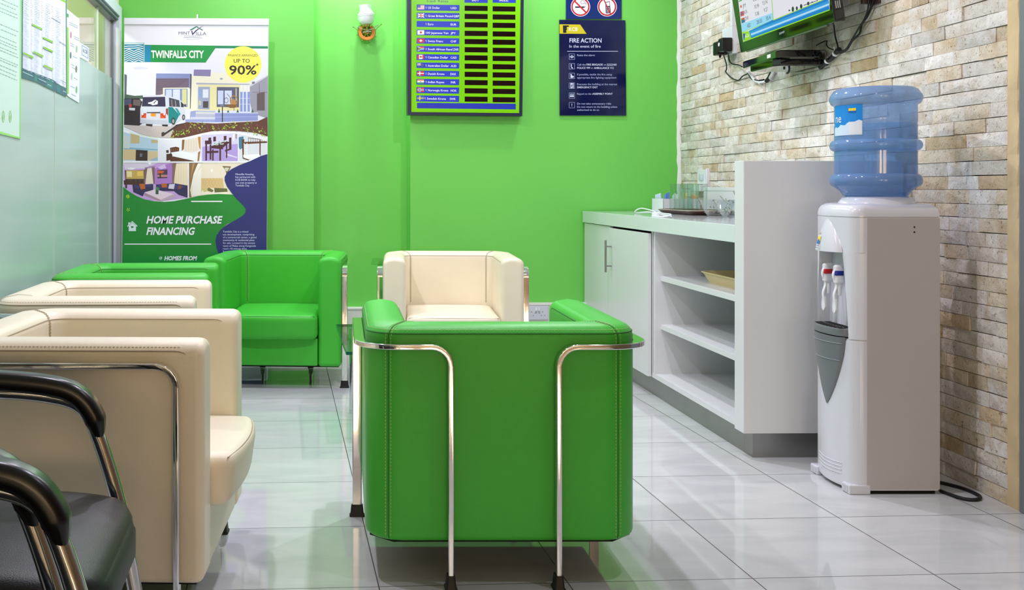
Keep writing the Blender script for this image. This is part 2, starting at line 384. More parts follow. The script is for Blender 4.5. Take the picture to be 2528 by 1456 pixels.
# stone wall: every course of split travertine, in one wall
random.seed(11)
bm = BM(); col = bm.loops.layers.float_color.new('stone_tint')
box(bm, -0.62, 2.75, 0.012, 0.15, 0, CEIL, M=WM, mi=1)
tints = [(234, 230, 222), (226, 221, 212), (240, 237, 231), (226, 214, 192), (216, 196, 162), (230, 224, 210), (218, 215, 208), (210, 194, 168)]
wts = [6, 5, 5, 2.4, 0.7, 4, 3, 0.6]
z = 0.0; row = 0
while z < CEIL - 0.01:
    hgt = 0.0495 + random.uniform(-0.002, 0.002); a = -0.617 - random.uniform(0, 0.12); z1 = min(z + hgt, CEIL)
    while a < 2.72:
        ln = random.choice((0.11, 0.15, 0.18, 0.2, 0.22, 0.25)); a0, a1 = max(a, -0.617), min(a + ln, 2.72)
        if a1 - a0 > 0.01:
            d = random.uniform(-0.004, 0.003); g0 = 0.0004 + (random.random() < 0.65) * random.uniform(0.0006, 0.002); sag = random.uniform(-0.0012, 0.0012)
            warm_light = max(0.0, min(1.0, (0.35 - a) / 0.7)) * (1.0 if z < 1.0 else 0.6); c = lin(random.choices(tints, [q * (1 + 3.5 * warm_light) if i in (3, 4, 7) else q for i, q in enumerate(wts)])[0]); k = random.uniform(0.93, 1.04); n0 = len(bm.faces)  # more tan stones near and low: stone colour plus painted warm light
            A0, A1, Z0, Z1 = a0 + 0.0006, a1 - 0.0006, z + g0 + 0.0006, z1 - 0.0003
            jj = [random.uniform(-0.0025, 0.0025) for _ in range(6)]
            ring_b = [(A0, 0.016, Z0), (A1, 0.016, Z0 + sag), (A1, 0.016, Z1), (A0, 0.016, Z1)]
            ring_f = [(A0, d + jj[0], Z0), (A1, d + jj[1], Z0 + sag), (A1, d + jj[2], Z1), (A0, d + jj[3], Z1)]
            vb = [bm.verts.new(WM @ Vector(p)) for p in ring_b]; vf = [bm.verts.new(WM @ Vector(p)) for p in ring_f]
            am = (A0 + A1) / 2; zm = (Z0 + Z1) / 2; vm = bm.verts.new(WM @ Vector((am, d + jj[4] - 0.003, zm)))
            fs = []
            for i in range(4):
                fs.append(bm.faces.new((vf[i], vf[(i + 1) % 4], vm))); fs.append(bm.faces.new((vb[i], vb[(i + 1) % 4], vf[(i + 1) % 4], vf[i])))
            for f in fs:
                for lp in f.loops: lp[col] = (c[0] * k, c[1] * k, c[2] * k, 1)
        a += ln
    z = z1; row += 1
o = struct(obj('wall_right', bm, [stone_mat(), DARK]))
# plaster edge, steel door frame and the wall running on towards the viewer
bm = BM()
prof = [(-0.617, 0.02), (-0.617, -0.004), (-0.672, -0.006), (-0.684, 0.004), (-0.684, 0.02)]
rings = []
random.seed(5)
for k in range(80):
    zz = CEIL * k / 79; j = random.uniform(-0.004, 0.004) * (1 if k % 3 else 2.0)
    rings.append([WM @ Vector((p[0] + (j if i == 3 or i == 2 else 0), p[1] + (abs(j) * 0.4 if i == 2 else 0), zz)) for i, p in enumerate(prof)])
loft(bm, rings); struct(obj('trim_1', bm, PLASTER))
bm = BM(); box(bm, -0.76, -0.687, -0.012, 0.15, 0, CEIL, 0.003, M=WM); struct(obj('trim_2', bm, GREY_DOOR))
bm = BM(); box(bm, -1.66, -0.76, 0.01, 0.06, 0.01, 2.1, M=WM)
dr = struct(obj('door_1', bm, GREY_DOOR))
bm = BM(); tube(bm, [WM @ Vector(p) for p in ((-0.86, 0.012, 1.0), (-0.86, -0.04, 1.0), (-0.98, -0.04, 1.0))], 0.009); obj('door_handle', bm, STEEL, dr)
bm = BM(); box(bm, -10.6, -1.66, -0.02, 0.15, 0, CEIL, M=WM); box(bm, -1.66, -0.76, -0.0, 0.15, 2.1, CEIL, M=WM); struct(obj('wall_right_front', bm, DIM_WALL))
# white filler bead where the green wall meets the stone
bm = BM(); random.seed(3); rings = []
for k in range(60):
    zz = CEIL * k / 59; r0 = 0.012 + random.uniform(-0.004, 0.006)
    c0 = WM @ Vector((2.632, -0.004, 0)); rings.append([Vector((c0.x - 0.004 - r0, BACK + 0.002, zz)), Vector((c0.x - 0.004 - r0 * 0.6, BACK - 0.006, zz)), Vector((c0.x + 0.012, BACK - 0.012, zz)), Vector((c0.x + 0.02, BACK + 0.002, zz))])
loft(bm, rings); struct(obj('trim_3', bm, mat('white_filler', (236, 238, 234), 0.7)))
# glazed partition on the left: frosted film below, clear glass above
PX = -1.03
bm = BM(); box(bm, PX - 0.008, PX, -6.5, 6.5, 1.70, 2.05); win = struct(obj('window_1', bm, CLEAR))
FROST = mat('frosted_film', (178, 203, 195), 0.3, var=0.03, vscale=0.9, coat=0.15)
bm = BM(); box(bm, PX - 0.008, PX, -6.5, 6.5, 0.06, 1.70); obj('frosted_pane', bm, FROST, win)['label'] = 'pale green frosted lower panes'
bm = BM(); box(bm, PX - 0.05, PX + 0.045, 6.50, 6.575, 0, 2.14, 0.003); box(bm, PX - 0.05, PX + 0.0, 6.575, BACK - 0.002, 0, 2.14, 0.003)
box(bm, PX - 0.05, PX + 0.045, -6.5, 6.50, 2.075, 2.14, 0.003); box(bm, PX - 0.05, PX + 0.03, -6.5, 6.50, 0, 0.06, 0.003)
obj('window_frame', bm, ALU, win)
bm = BM(); box(bm, PX - 0.02, PX + 0.02, -6.5, 6.50, 2.045, 2.075); box(bm, PX + 0.02, PX + 0.035, -6.5, 6.50, 2.055, 2.064); box(bm, PX - 0.012, PX + 0.006, 6.482, 6.50, 0.06, 2.05); obj('sliding_track', bm, ALU_DARK, win)
bm = BM(); box(bm, PX - 0.010, PX + 0.004, 5.98, 5.984, 0.06, 2.05); box(bm, PX - 0.010, PX + 0.004, 4.86, 4.864, 0.06, 2.05); obj('pane_joint', bm, mat('clear_seal', (200, 214, 205), 0.3), win)
bm = BM(); box(bm, PX - 0.04, PX + 0.02, -6.5, BACK - 0.002, 2.14, CEIL); struct(obj('wall_left', bm, CREAM_PAINT))
bm = BM(); box(bm, -3.2, -3.1, -6.5, 6.62, 0, CEIL); struct(obj('wall_left_far', bm, CREAM_PAINT))
# cable trunking along the foot of the green wall
TR = mat('white_trunking', (222, 222, 216), 0.4)
bm = BM(); box(bm, 0.792, 2.44, BACK - 0.05, BACK - 0.001, 0.15, 0.315, 0.003); box(bm, 0.792, 2.44, BACK - 0.056, BACK - 0.001, 0.307, 0.322, 0.003); struct(obj('trim_4', bm, TR))
bm = BM(); box(bm, 0.19, 0.788, REC - 0.05, REC - 0.001, 0.11, 0.275, 0.003); box(bm, 0.19, 0.788, REC - 0.056, REC - 0.001, 0.268, 0.282, 0.003); struct(obj('trim_5', bm, TR))
bm = BM(); box(bm, -0.98, 2.45, BACK - 0.012, BACK, 0, 0.09); struct(obj('baseboard_back', bm, mat('skirting_tile', (205, 203, 194), 0.3)))
# ------------------------------------------------------------------ tub armchairs
CW, CD, CH, CZ, CT = 0.72, 0.66, 0.680, 0.115, 0.118    # width, depth, height, underside, wall thickness
RO, RI = 0.095, 0.05
def stations():
    """matched outer and inner plan points of the U-shaped shell, from the left arm's front round to the right arm's"""
    h = CW / 2; S = []
    for k in range(7):
        t = k / 7; S.append(((-h, CD + (RO - CD) * t), (-h + CT, CD + (CT + RI - CD) * t)))
    for k in range(11):
        a = pi + pi / 2 * k / 10
        S.append(((-h + RO + RO * cos(a), RO + RO * sin(a)), (-h + CT + RI + RI * cos(a), CT + RI + RI * sin(a))))
    for k in range(1, 8):
        t = k / 8; S.append(((-h + RO + (CW - 2 * RO) * t, 0), (-h + CT + RI + (CW - 2 * CT - 2 * RI) * t, CT)))
    return S + [((-o[0], o[1]), (-i[0], i[1])) for o, i in S[17::-1]]
def section(T, e):
    """closed profile (offset from outer face, z) of the shell wall, shrunk by e"""
    rt, rb = max(0.034 - e, 0.002), max(0.016 - e, 0.002); o0, o1, z0, z1 = e, T - e, CZ + e, CH - e; out = []
    out += [(o0 + rb * (1 - cos(R(a))), z0 + rb * (1 - sin(R(a)))) for a in (90, 60, 30, 0)]
    out += [(o0, z0 + (z1 - z0) * t) for t in (0.15, 0.5, 0.85)]
    out += [(o0 + rt * (1 - cos(R(a))), z1 - rt * (1 - sin(R(a)))) for a in (0, 18, 36, 54, 72, 90)]
    out += [(o0 + (o1 - o0) * 0.5, z1 + 0.004)]
    out += [(o1 - rt * (1 - cos(R(a))), z1 - rt * (1 - sin(R(a)))) for a in (90, 72, 54, 36, 18, 0)]
    out += [(o1, z0 + (z1 - z0) * t) for t in (0.85, 0.5, 0.15)]
    out += [(o1 - rb * (1 - cos(R(a))), z0 + rb * (1 - sin(R(a)))) for a in (0, 30, 60, 90)]
    return out
def shell_pt(st, off, z):
    o, i = Vector((*st[0], 0)), Vector((*st[1], 0)); d = i - o
    p = o + d * (off / CT); p.z = z; return p
def armchair(label, group, leather, thread, groove, loc, rz):
    root = empty('tub_armchair', label, 'armchair', loc, rz, group)
    S = stations(); bm = BM(); rings = []; r = 0.022
    def endring(st, sgn):
        out = []
        for k in range(6):
            ph = R(90 * k / 5); e = r * (1 - sin(ph)); y = CD + r - r * (1 - cos(ph)) if False else CD + r * cos(ph) - r
            o, i = st; sh = ((o[0], y), (i[0], y))
            out.append([shell_pt(sh, of, zz) for of, zz in section(CT, e)])
        return out
    front = endring(S[0], 1)
    rings += front
    for st in S[1:-1]: rings.append([shell_pt(st, of, zz) for of, zz in section(CT, 0)])
    rings += endring(S[-1], 1)[::-1]
    loft(bm, rings)
    sh = obj('upholstered_shell', bm, leather, root, True, True)
    # seams: sunk groove and pale stitching
    bg, bs = BM(), BM(); sides = []
    def dash(bmx, pts, rad, on=0.0055, off=0.0035):
        P = [Vector(p) for p in pts]; L = 0; segs = []
        acc = [0]
        for a, b in zip(P[:-1], P[1:]): acc.append(acc[-1] + (b - a).length)
        def at(s):
            for i in range(len(P) - 1):
                if acc[i + 1] >= s: t = (s - acc[i]) / max(1e-9, acc[i + 1] - acc[i]); return P[i].lerp(P[i + 1], t)
            return P[-1]
        s = 0
        while s + on < acc[-1]:
            tube(bmx, [at(s), at(s + on)], rad, 4); s += on + off
    def along(off, z, lo=0, hi=None): return [shell_pt(st, off, z) for st in S[lo:hi]]
    zg, zs = CH - 0.021, CH - 0.012
    def ring_seam(inner, zz, yfr, lift):
        off = (0.034 - math.sqrt(0.034 ** 2 - (zz - (CH - 0.034)) ** 2)) - lift
        pts = [shell_pt(st, CT - off if inner else off, zz) for st in S if st[0][1] < CD - 0.10 or abs(st[0][0]) < CW / 2 - 0.001]
        a, b = pts[0], pts[-1]; zlo = 0.385 if inner else CZ + 0.012
        def end(p): return bend([(p.x - math.copysign(off, p.x) * (0 if inner else -1) * 0, yfr, zlo), (p.x, yfr, zz), (p.x, CD - 0.12, zz)], 0.04, 6)
        return end(a) + pts[1:-1] + end(b)[::-1]
    tube(bg, ring_seam(False, zg, CD - 0.030, 0.0), 0.0020, 6); tube(bg, ring_seam(True, zg, CD - 0.030, 0.0), 0.0017, 6)
    dash(bs, ring_seam(False, zs, CD - 0.0215, 0.0004)[6:-6], 0.0007)
    obj('stitching', bs, thread, sh)
    for sgn in (0, 1):
        for k in ((14, 15) if sgn == 0 else (len(S) - 15, len(S) - 16)):
            bs = BM(); sides.append(bs); st = S[k]
            pts = [shell_pt(st, of, zz) for of, zz in section(CT, -0.0006)[3:22]]; pts2 = []
            for a, b in zip(pts[:-1], pts[1:]): pts2 += [a.lerp(b, t / 4) for t in range(4)]
            dash(bs, pts2 + [pts[-1]], 0.0008)
        a, b = (S[14], S[15]) if sgn == 0 else (S[len(S) - 15], S[len(S) - 16])
        st = tuple(tuple((a[q][c] + b[q][c]) / 2 for c in (0, 1)) for q in (0, 1))
        tube(bg, [shell_pt(st, of, zz) for of, zz in section(CT, 0)[2:22]], 0.0016, 6)
    g = obj('seam', bg, groove, sh)
    for bs in sides: obj('stitching', bs, thread, sh)
    # seat cushion, crowned and bulging at the front
    iw = (CW - 2 * CT) / 2 - 0.002
    def fn(P, p):
        if p[1] > 0: P.y += 0.022 * p[1] * (1 - p[0] ** 2 * 0.8) + 0.02 * p[1] * (p[2] + 1) / 2 * (1 - 0.6 * p[0] ** 2)
        return P
    bm = BM(); cushion(bm, (0, (CT + CD + 0.035) / 2, 0.322), (iw, (CD + 0.035 - CT) / 2, 0.064), 0.028, 0.014, 16, fn)
    cu = obj('seat_cushion', bm, leather, root, True)
    bm = BM(); pts = [(-iw + 0.004, 0.2, 0.378), (-iw + 0.004, CD - 0.02, 0.378)]
    edge = []
    for k in range(17):
        x = (-1 + 2 * k / 16); edge.append((x * (iw - 0.012), CD + 0.035 - 0.012 + 0.042 * (1 - 0.65 * x * x), 0.379 + 0.002 * (1 - x * x)))
    tube(bm, edge, 0.0016, 6); obj('cushion_seam', bm, groove, cu)
    bm = BM(); box(bm, -iw, iw, CD - 0.12, CD - 0.006, CZ + 0.004, 0.262, 0.008, 3); obj('front_panel', bm, leather, root, True, True)
    bm = BM(); q = CW / 2 - 0.012; prism(bm, [(-q, CD - 0.02), (-q, 0.07), (-q + 0.06, 0.012), (q - 0.06, 0.012), (q, 0.07), (q, CD - 0.02)], CZ - 0.003, CZ + 0.006); obj('underside', bm, DARK_CLOTH, root)  # lining widened over the shell's bottom, added to darken bounce beneath
    # two bent flat chrome bars, each with a back leg, a rail round the corner and a front leg
    xs, yb, rb, rc, zr = CW / 2 + 0.016, -0.016, 0.05, 0.11, 0.628
    for sg in (-1, 1):
        P, N = [], []
        def add(p, n): P.append(Vector((p[0] * sg, p[1], p[2]))); N.append(Vector((n[0] * sg, n[1], 0)))
        add((0.14, yb, 0.022), (0, -1)); add((0.14, yb, 0.3), (0, -1))
        for k in range(7):
            a = R(90 * k / 6); add((0.14 + rb * (1 - cos(a)), yb, zr - rb + rb * sin(a)), (0, -1))
        for k in range(9):
            a = R(90 * k / 8); add((xs - rc + rc * sin(a), yb + rc - rc * cos(a), zr), (sin(a), -cos(a)))
        yf = 0.60
        for k in range(7):
            a = R(90 * k / 6); add((xs, yf - rb + rb * sin(a), zr - rb + rb * cos(a)), (1, 0))
        add((xs, yf, 0.3), (1, 0)); add((xs, yf, 0.022), (1, 0))
        bm = BM(); sec = rrect(0.030, 0.0145, 0.003)
        sweep(bm, P, sec, N)
        fr = obj('chrome_rail', bm, CHROME, root, True, True)
        for (fx, fy, n) in ((0.14 * sg, yb, 0), (xs * sg, yf, 1)):
            bm = BM(); rings = []
            for (zz, a, b) in ((0.0, 0.024, 0.016), (0.004, 0.024, 0.016), (0.008, 0.021, 0.013), (0.034, 0.0185, 0.0105), (0.037, 0.017, 0.009)):
                pl = rrect(2 * (b if n == 0 else a), 2 * (a if n == 0 else b), 0.005)
                rings.append([(fx + u, fy + v, zz) for u, v in pl])
            loft(bm, rings); obj('rubber_foot', bm, BLACK_RUBBER, fr, True, True)
    return root
TH_G = mat('pale_green_thread', (190, 214, 140), 0.7); GR_G = mat('dark_green_seam_leather', (44, 110, 36), 0.6)  # seam piping in a darker tone of each leather
TH_W = mat('grey_thread', (186, 175, 150), 0.7); GR_W = mat('beige_seam_leather', (164, 150, 124), 0.6)
gC = armchair('green leather tub armchair seen from behind in the middle of the floor', 'green leather tub armchairs', GREEN_LEATHER, TH_G, GR_G, (0.574, 2.756, 0), -0.057)
dup(gC, (0.017, 6.19, 0), R(173), 'green leather tub armchair facing the viewer in front of the roll-up banner')
dup(gC, (-0.972, 4.82, 0), R(-90.5), 'green leather tub armchair in side view behind the two cream ones by the glass')
wC = armchair('cream leather tub armchair in side view nearest the viewer, beside the black visitor chair', 'cream leather tub armchairs', CREAM_LEATHER, TH_W, GR_W, (-0.812, 2.915, 0), R(-95))
dup(wC, (-0.945, 3.875, 0), R(-91), 'cream leather tub armchair in side view, second from the viewer along the glass')
bk = dup(wC, (0.935, 6.06, 0), R(174), 'cream leather tub armchair facing the viewer under the exchange rate board')
bm = BM()
prism(bm, [(0.352, 0.05), (0.40, 0.05), (0.425, 0.09), (0.425, 0.50), (0.39, 0.54), (0.352, 0.54)], 0.636, 0.642)
obj('glass_arm_tray', bm, thin_glass('pale_tray_glass', (0.86, 0.95, 0.90), 0.8), bk)

# ------------------------------------------------------------------ glass coffee table between the chairs
tb = empty('coffee_table', 'low glass coffee table half hidden behind the middle green armchair', 'table', (0.62, 4.583, 0))
bm = BM(); box(bm, -0.375, 0.375, -0.42, 0.42, 0.388, 0.399); top = obj('glass_top', bm, TABLE_GLASS, tb)
bm = BM()
for (x0, x1, y0, y1) in ((-0.376, -0.373, -0.42, 0.42), (0.373, 0.376, -0.42, 0.42), (-0.376, 0.376, -0.422, -0.419), (-0.376, 0.376, 0.419, 0.422)): box(bm, x0, x1, y0, y1, 0.3875, 0.3995)
obj('polished_edge', bm, GLASS_EDGE, top)
for sx in (-1, 1):
    for sy in (-1, 1):
        bm = BM(); tube(bm, [(sx * 0.30, sy * 0.34, 0.0), (sx * 0.30, sy * 0.34, 0.386)], 0.018, 14); obj('leg', bm, CHROME, tb, True, True)
bm = BM(); box(bm, -0.30, 0.30, -0.34, 0.34, 0.12, 0.128); obj('lower_shelf', bm, TABLE_GLASS, tb)

# ------------------------------------------------------------------ black visitor chairs
def visitor(label, loc, rz):
    root = empty('visitor_chair', label, 'chair', loc, rz, 'black visitor chairs at the front left')
    for sg in (-1, 1):
        x = 0.285 * sg
        key = [(x, 0.63, 0.012), (x, 0.585, 0.25), (x, 0.558, 0.40), (x, 0.513, 0.545), (x, 0.480, 0.596), (x, 0.415, 0.617), (x, 0.30, 0.628), (x, 0.10, 0.637), (x, -0.03, 0.630), (x, -0.075, 0.58), (x, -0.075, 0.35), (x, -0.06, 0.012)]
        path = smoothpath(key, 6); bm = BM(); tube(bm, path, 0.0155, 14); fr = obj('chrome_frame', bm, CHROME, root, True)
        pk = smoothpath([(x, 0.521, 0.530), (x, 0.507, 0.580), (x, 0.473, 0.620), (x, 0.415, 0.639), (x, 0.30, 0.651), (x, 0.12, 0.661), (x, 0.0, 0.661)], 7)
        nn = []
        for i in range(len(pk)):
            t = (pk[min(i + 1, len(pk) - 1)] - pk[max(i - 1, 0)]).normalized(); nn.append(Vector((0, -t.z, t.y)) * (-1))
        m_ = len(pk); sc = [min(1.0, 0.45 + 0.55 * (min(i, m_ - 1 - i) / 5.0)) if min(i, m_ - 1 - i) < 5 else 1.0 for i in range(m_)]
        bm = BM(); sweep(bm, pk, rrect(0.040, 0.056, 0.0175, 5), nn, sc); obj('armrest_pad', bm, BLACK_PLASTIC, fr, True, True)
        for yy in (0.63, -0.06):
            bm = BM(); lathe(bm, [(0.021, 0), (0.021, 0.012), (0.018, 0.022)], 14, Matrix.Translation((x, yy, 0)), cap=True); obj('rubber_foot', bm, BLACK_RUBBER, fr)
    def fn(P, p):
        rr = 0.14; hx, hy = 0.262, 0.275
        if P.y > hy - rr:
            dx = max(0, abs(P.x) - (hx - rr)); dy = P.y - (hy - rr); d = math.hypot(dx, dy)
            if dx > 0 and d > rr:
                k = rr / d; P.x = math.copysign(hx - rr + dx * k, P.x); P.y = hy - rr + dy * k
        P.z -= 0.03 * max(0, p[1]) ** 3
        return P
    bm = BM(); cushion(bm, (0, 0.340, 0.390), (0.262, 0.275, 0.05), 0.042, 0.012, 20, fn); obj('seat', bm, BLACK_VINYL, root, True)
    bm = BM(); box(bm, -0.27, 0.27, 0.10, 0.52, 0.318, 0.345, 0.008); obj('seat_base', bm, BLACK_PLASTIC, root)
    bm = BM(); cushion(bm, (0, 0.0, 0.72), (0.25, 0.035, 0.20), 0.03, 0.0, 12, lambda P, p: Vector((P.x, P.y - 0.10 * P.z - 0.08 * (1 - p[0] ** 2) * 0.4, P.z))); obj('backrest', bm, BLACK_VINYL, root, True)
    bm = BM(); tube(bm, [(-0.285, 0.52, 0.315), (0.285, 0.52, 0.315)], 0.011); tube(bm, [(-0.285, -0.075, 0.42), (0.285, -0.075, 0.42)], 0.011); obj('cross_bar', bm, CHROME, root, True)
    return root
vA = visitor('black vinyl visitor chair with chrome frame whose seat shows in front of the cream armchair', (-0.895, 1.915, 0), R(-90))
dup(vA, (-0.835, 1.255, 0), R(-90), 'black visitor chair at bottom left corner, only its curved armrest and chrome tube in view')
# ------------------------------------------------------------------ white cabinet along the stone wall (a along the wall, e across, z up)
ZB, ZC, TC, ZP = 0.095, 0.895, 0.070, 1.145
cb = empty('cabinet', 'white laminate low cabinet with two doors and an open shelf bay along the stone wall', 'cabinet')
cb.matrix_world = CABM
cb['label'] = 'white laminate low cabinet with doors and open shelves along the stone wall'
LA = 2.60; XE = WALL_E - 0.012
def cbox(name, m, parent, *b, r=0.0, seg=2):
    bm = BM(); box(bm, *b, r, seg); return obj(name, bm, m, parent, r > 0, r > 0)
ep = empty('end_panel', 'tall thick white end panel between the open shelves and the water dispenser', 'panel'); ep.matrix_world = CABM
cbox('panel_board', WHITE_LAM, ep, 0.0, 0.0925, 0.0, XE, ZB, ZP, r=0.002)
cbox('plinth', STEEL, ep, 0.012, 0.0925, 0.040, XE, 0.0, ZB)
cbox('bottom_board', WHITE_LAM, cb, 0.093, LA, 0.022, XE, ZB, 0.118)
cbox('back_board', WHITE_LAM, cb, 0.093, LA, XE - 0.012, XE, 0.118, ZC - TC)
cbox('shelf', WHITE_LAM, cb, 0.093, 1.183, 0.05, XE - 0.012, 0.580, 0.604, r=0.001)
cbox('shelf', WHITE_LAM, cb, 0.093, 1.183, 0.05, XE - 0.012, 0.340, 0.364, r=0.001)
cbox('divider', WHITE_LAM, cb, 1.183, 1.203, 0.022, XE - 0.012, 0.118, ZC - TC)
cbox('divider', WHITE_LAM, cb, 1.222, 1.245, 0.022, XE - 0.012, 0.118, ZC - TC)
cbox('side_board', WHITE_LAM, cb, LA - 0.02, LA, 0.022, XE - 0.012, 0.118, ZC - TC)
d1 = cbox('door', WHITE_LAM, cb, 1.232, 1.965, 0.0, 0.018, 0.098, ZC - TC - 0.012, r=0.001)
d2 = cbox('door', WHITE_LAM, cb, 1.985, 2.52, 0.012, 0.028, 0.098, ZC - TC - 0.004, r=0.001)
bm = BM(); tube(bm, [(1.915, -0.033, 0.565), (1.915, -0.033, 0.745)], 0.006, 12)
for zz in (0.60, 0.71): tube(bm, [(1.915, 0.002, zz), (1.915, -0.033, zz)], 0.004, 8)
obj('handle', bm, STEEL, d1, True)
cbox('filler_strip', WHITE_LAM, cb, 2.52, LA, 0.012, 0.03, 0.098, ZC - TC - 0.004)
cbox('plinth', STEEL, cb, 0.093, LA, 0.040, XE, 0.0, ZB)
ct = empty('countertop', 'thick white countertop lying on the cabinet doors and shelves', 'countertop'); ct.matrix_world = CABM
cbox('slab', mat('glossy_white_counter', (226, 230, 234), 0.1, coat=0.4, var=0.01), ct, 0.0935, LA, 0.0, XE, ZC - TC, ZC, r=0.002)
bm = BM(); lathe(bm, [(0.006, 0), (0.004, 0.0008), (0.0001, 0.001)], 12, Matrix.Translation((0.95, XE - 0.0125, 0.235)) @ Matrix.Rotation(R(90), 4, 'X') @ Matrix.Rotation(R(90), 4, 'Y')); obj('screw_cap', bm, mat('brass_screw', (128, 106, 52), 0.4, 0.6), cb)

def onwall(name, label, cat, a, e, z, group=None):
    o = empty(name, label, cat, cab(a, e, z), -WA, group); return o      # local x across into the wall, y along it
# things on the counter (local: x = e, y = a)
def at_e(px, py, e):
    """photo pixel on the plane e = const of the cabinet frame -> (a, z)"""
    d = ray(px, py); t = ((WO - EYEV).dot(E2) + e) / d.dot(E2); P = EYEV + d * t; return (P - WO).dot(E1), P.z
ser = onwall('serving_tray', 'dark brown serving tray under the drinking glasses on the counter', 'tray', 1.80, 0.43, ZC)
bm = BM(); BRN = mat('dark_brown_tray', (74, 44, 20), 0.35, var=0.1, vscale=20)
ring = lambda hx, hy, z_, r_: [(u, v, z_) for u, v in rrect(2 * hx, 2 * hy, r_, 4)]
loft(bm, [ring(0.100, 0.27, 0.0, 0.03), ring(0.122, 0.298, 0.022, 0.045), ring(0.126, 0.302, 0.024, 0.05), ring(0.122, 0.298, 0.025, 0.045), ring(0.101, 0.27, 0.006, 0.03)], True, True)
obj('tray_body', bm, BRN, ser, True, True)
bm = BM(); loft(bm, [ring(0.127, 0.303, 0.0235, 0.05), ring(0.127, 0.303, 0.0255, 0.05), ring(0.122, 0.298, 0.0258, 0.045), ring(0.122, 0.298, 0.0235, 0.045)], True, False); obj('rim', bm, mat('cream_tray_rim', (214, 204, 178), 0.35), ser)
# tall tumblers standing in the tray
gl0 = None; k = 0
for (a, e) in ((1.95, 0.372), (1.945, 0.445), (1.87, 0.372), (1.865, 0.445), (1.79, 0.385), (1.785, 0.465)):
    if gl0 is None:
        gl0 = onwall('drinking_glass', 'x', 'glass', a, e, ZC + 0.006, 'tall drinking glasses on the tray')
        bm = BM(); lathe(bm, [(0.0001, 0.0), (0.027, 0.0), (0.029, 0.004), (0.0315, 0.14), (0.0325, 0.162), (0.0315, 0.163), (0.030, 0.14), (0.0265, 0.016), (0.0001, 0.012)], 24); obj('tumbler', bm, TUMBLER, gl0, True)
        g = gl0
    else: g = dup(gl0, cab(a, e, ZC + 0.006), -WA, 'x')
    g['label'] = ('clear tall drinking glass on the brown tray, at its far end beside the napkin box', 'clear tall drinking glass by the stone wall at the far end of the brown tray', 'clear tall drinking glass in the front middle of the brown tray', 'clear tall drinking glass by the stone wall in the middle of the brown tray', 'clear tall drinking glass in front at the near end of the brown tray', 'clear tall drinking glass by the stone wall at the near end of the tray')[k]; k += 1
# white caddy with sachets
nb = onwall('condiment_box', 'white box full of tea and sugar sachets beside the glasses on the counter', 'box', 2.235, 0.47, ZC)
bm = BM()
for b in ((-0.11, -0.104, -0.11, 0.11, 0, 0.082), (0.104, 0.11, -0.11, 0.11, 0, 0.082), (-0.11, 0.11, -0.11, -0.104, 0, 0.082), (-0.11, 0.11, 0.104, 0.11, 0, 0.082), (-0.11, 0.11, -0.11, 0.11, 0, 0.005)): box(bm, *b)
obj('box_body', bm, WHITE_PLASTIC, nb)
random.seed(4)
sach = [(90, 120, 200), (240, 240, 244), (236, 206, 110), (222, 150, 70), (200, 216, 236)]
n_s = 0
for i in range(8):
    px_, py_ = -0.085 + 0.055 * (i % 4), -0.07 + 0.12 * (i // 4)
    M = Matrix.Translation((px_, py_, 0.052)) @ Matrix.Rotation(random.uniform(-.5, .5), 4, 'Z') @ Matrix.Rotation(random.uniform(-.35, .35), 4, 'X')
    s = onwall('sachet', 'x', 'sachet', 2.235, 0.47, ZC, 'sachets in the white box')
    bm = BM(); box(bm, -0.006, 0.006, -0.028, 0.028, -0.03, 0.052 + 0.006 * (i % 3), 0.003, 1, M); obj('packet', bm, mat('sachet_%d' % (i % 5), sach[i % 5], 0.4), s)
    bm = BM(); box(bm, -0.0066, 0.0066, -0.02, 0.02, 0.012, 0.028, 0, 1, M); obj('printed_band', bm, mat('sachet_band_%d' % (i % 3), ((70, 100, 190), (240, 220, 120), (230, 150, 60))[i % 3], 0.4), s)
    s['label'] = 'sugar or tea sachet standing in the white box on the counter'
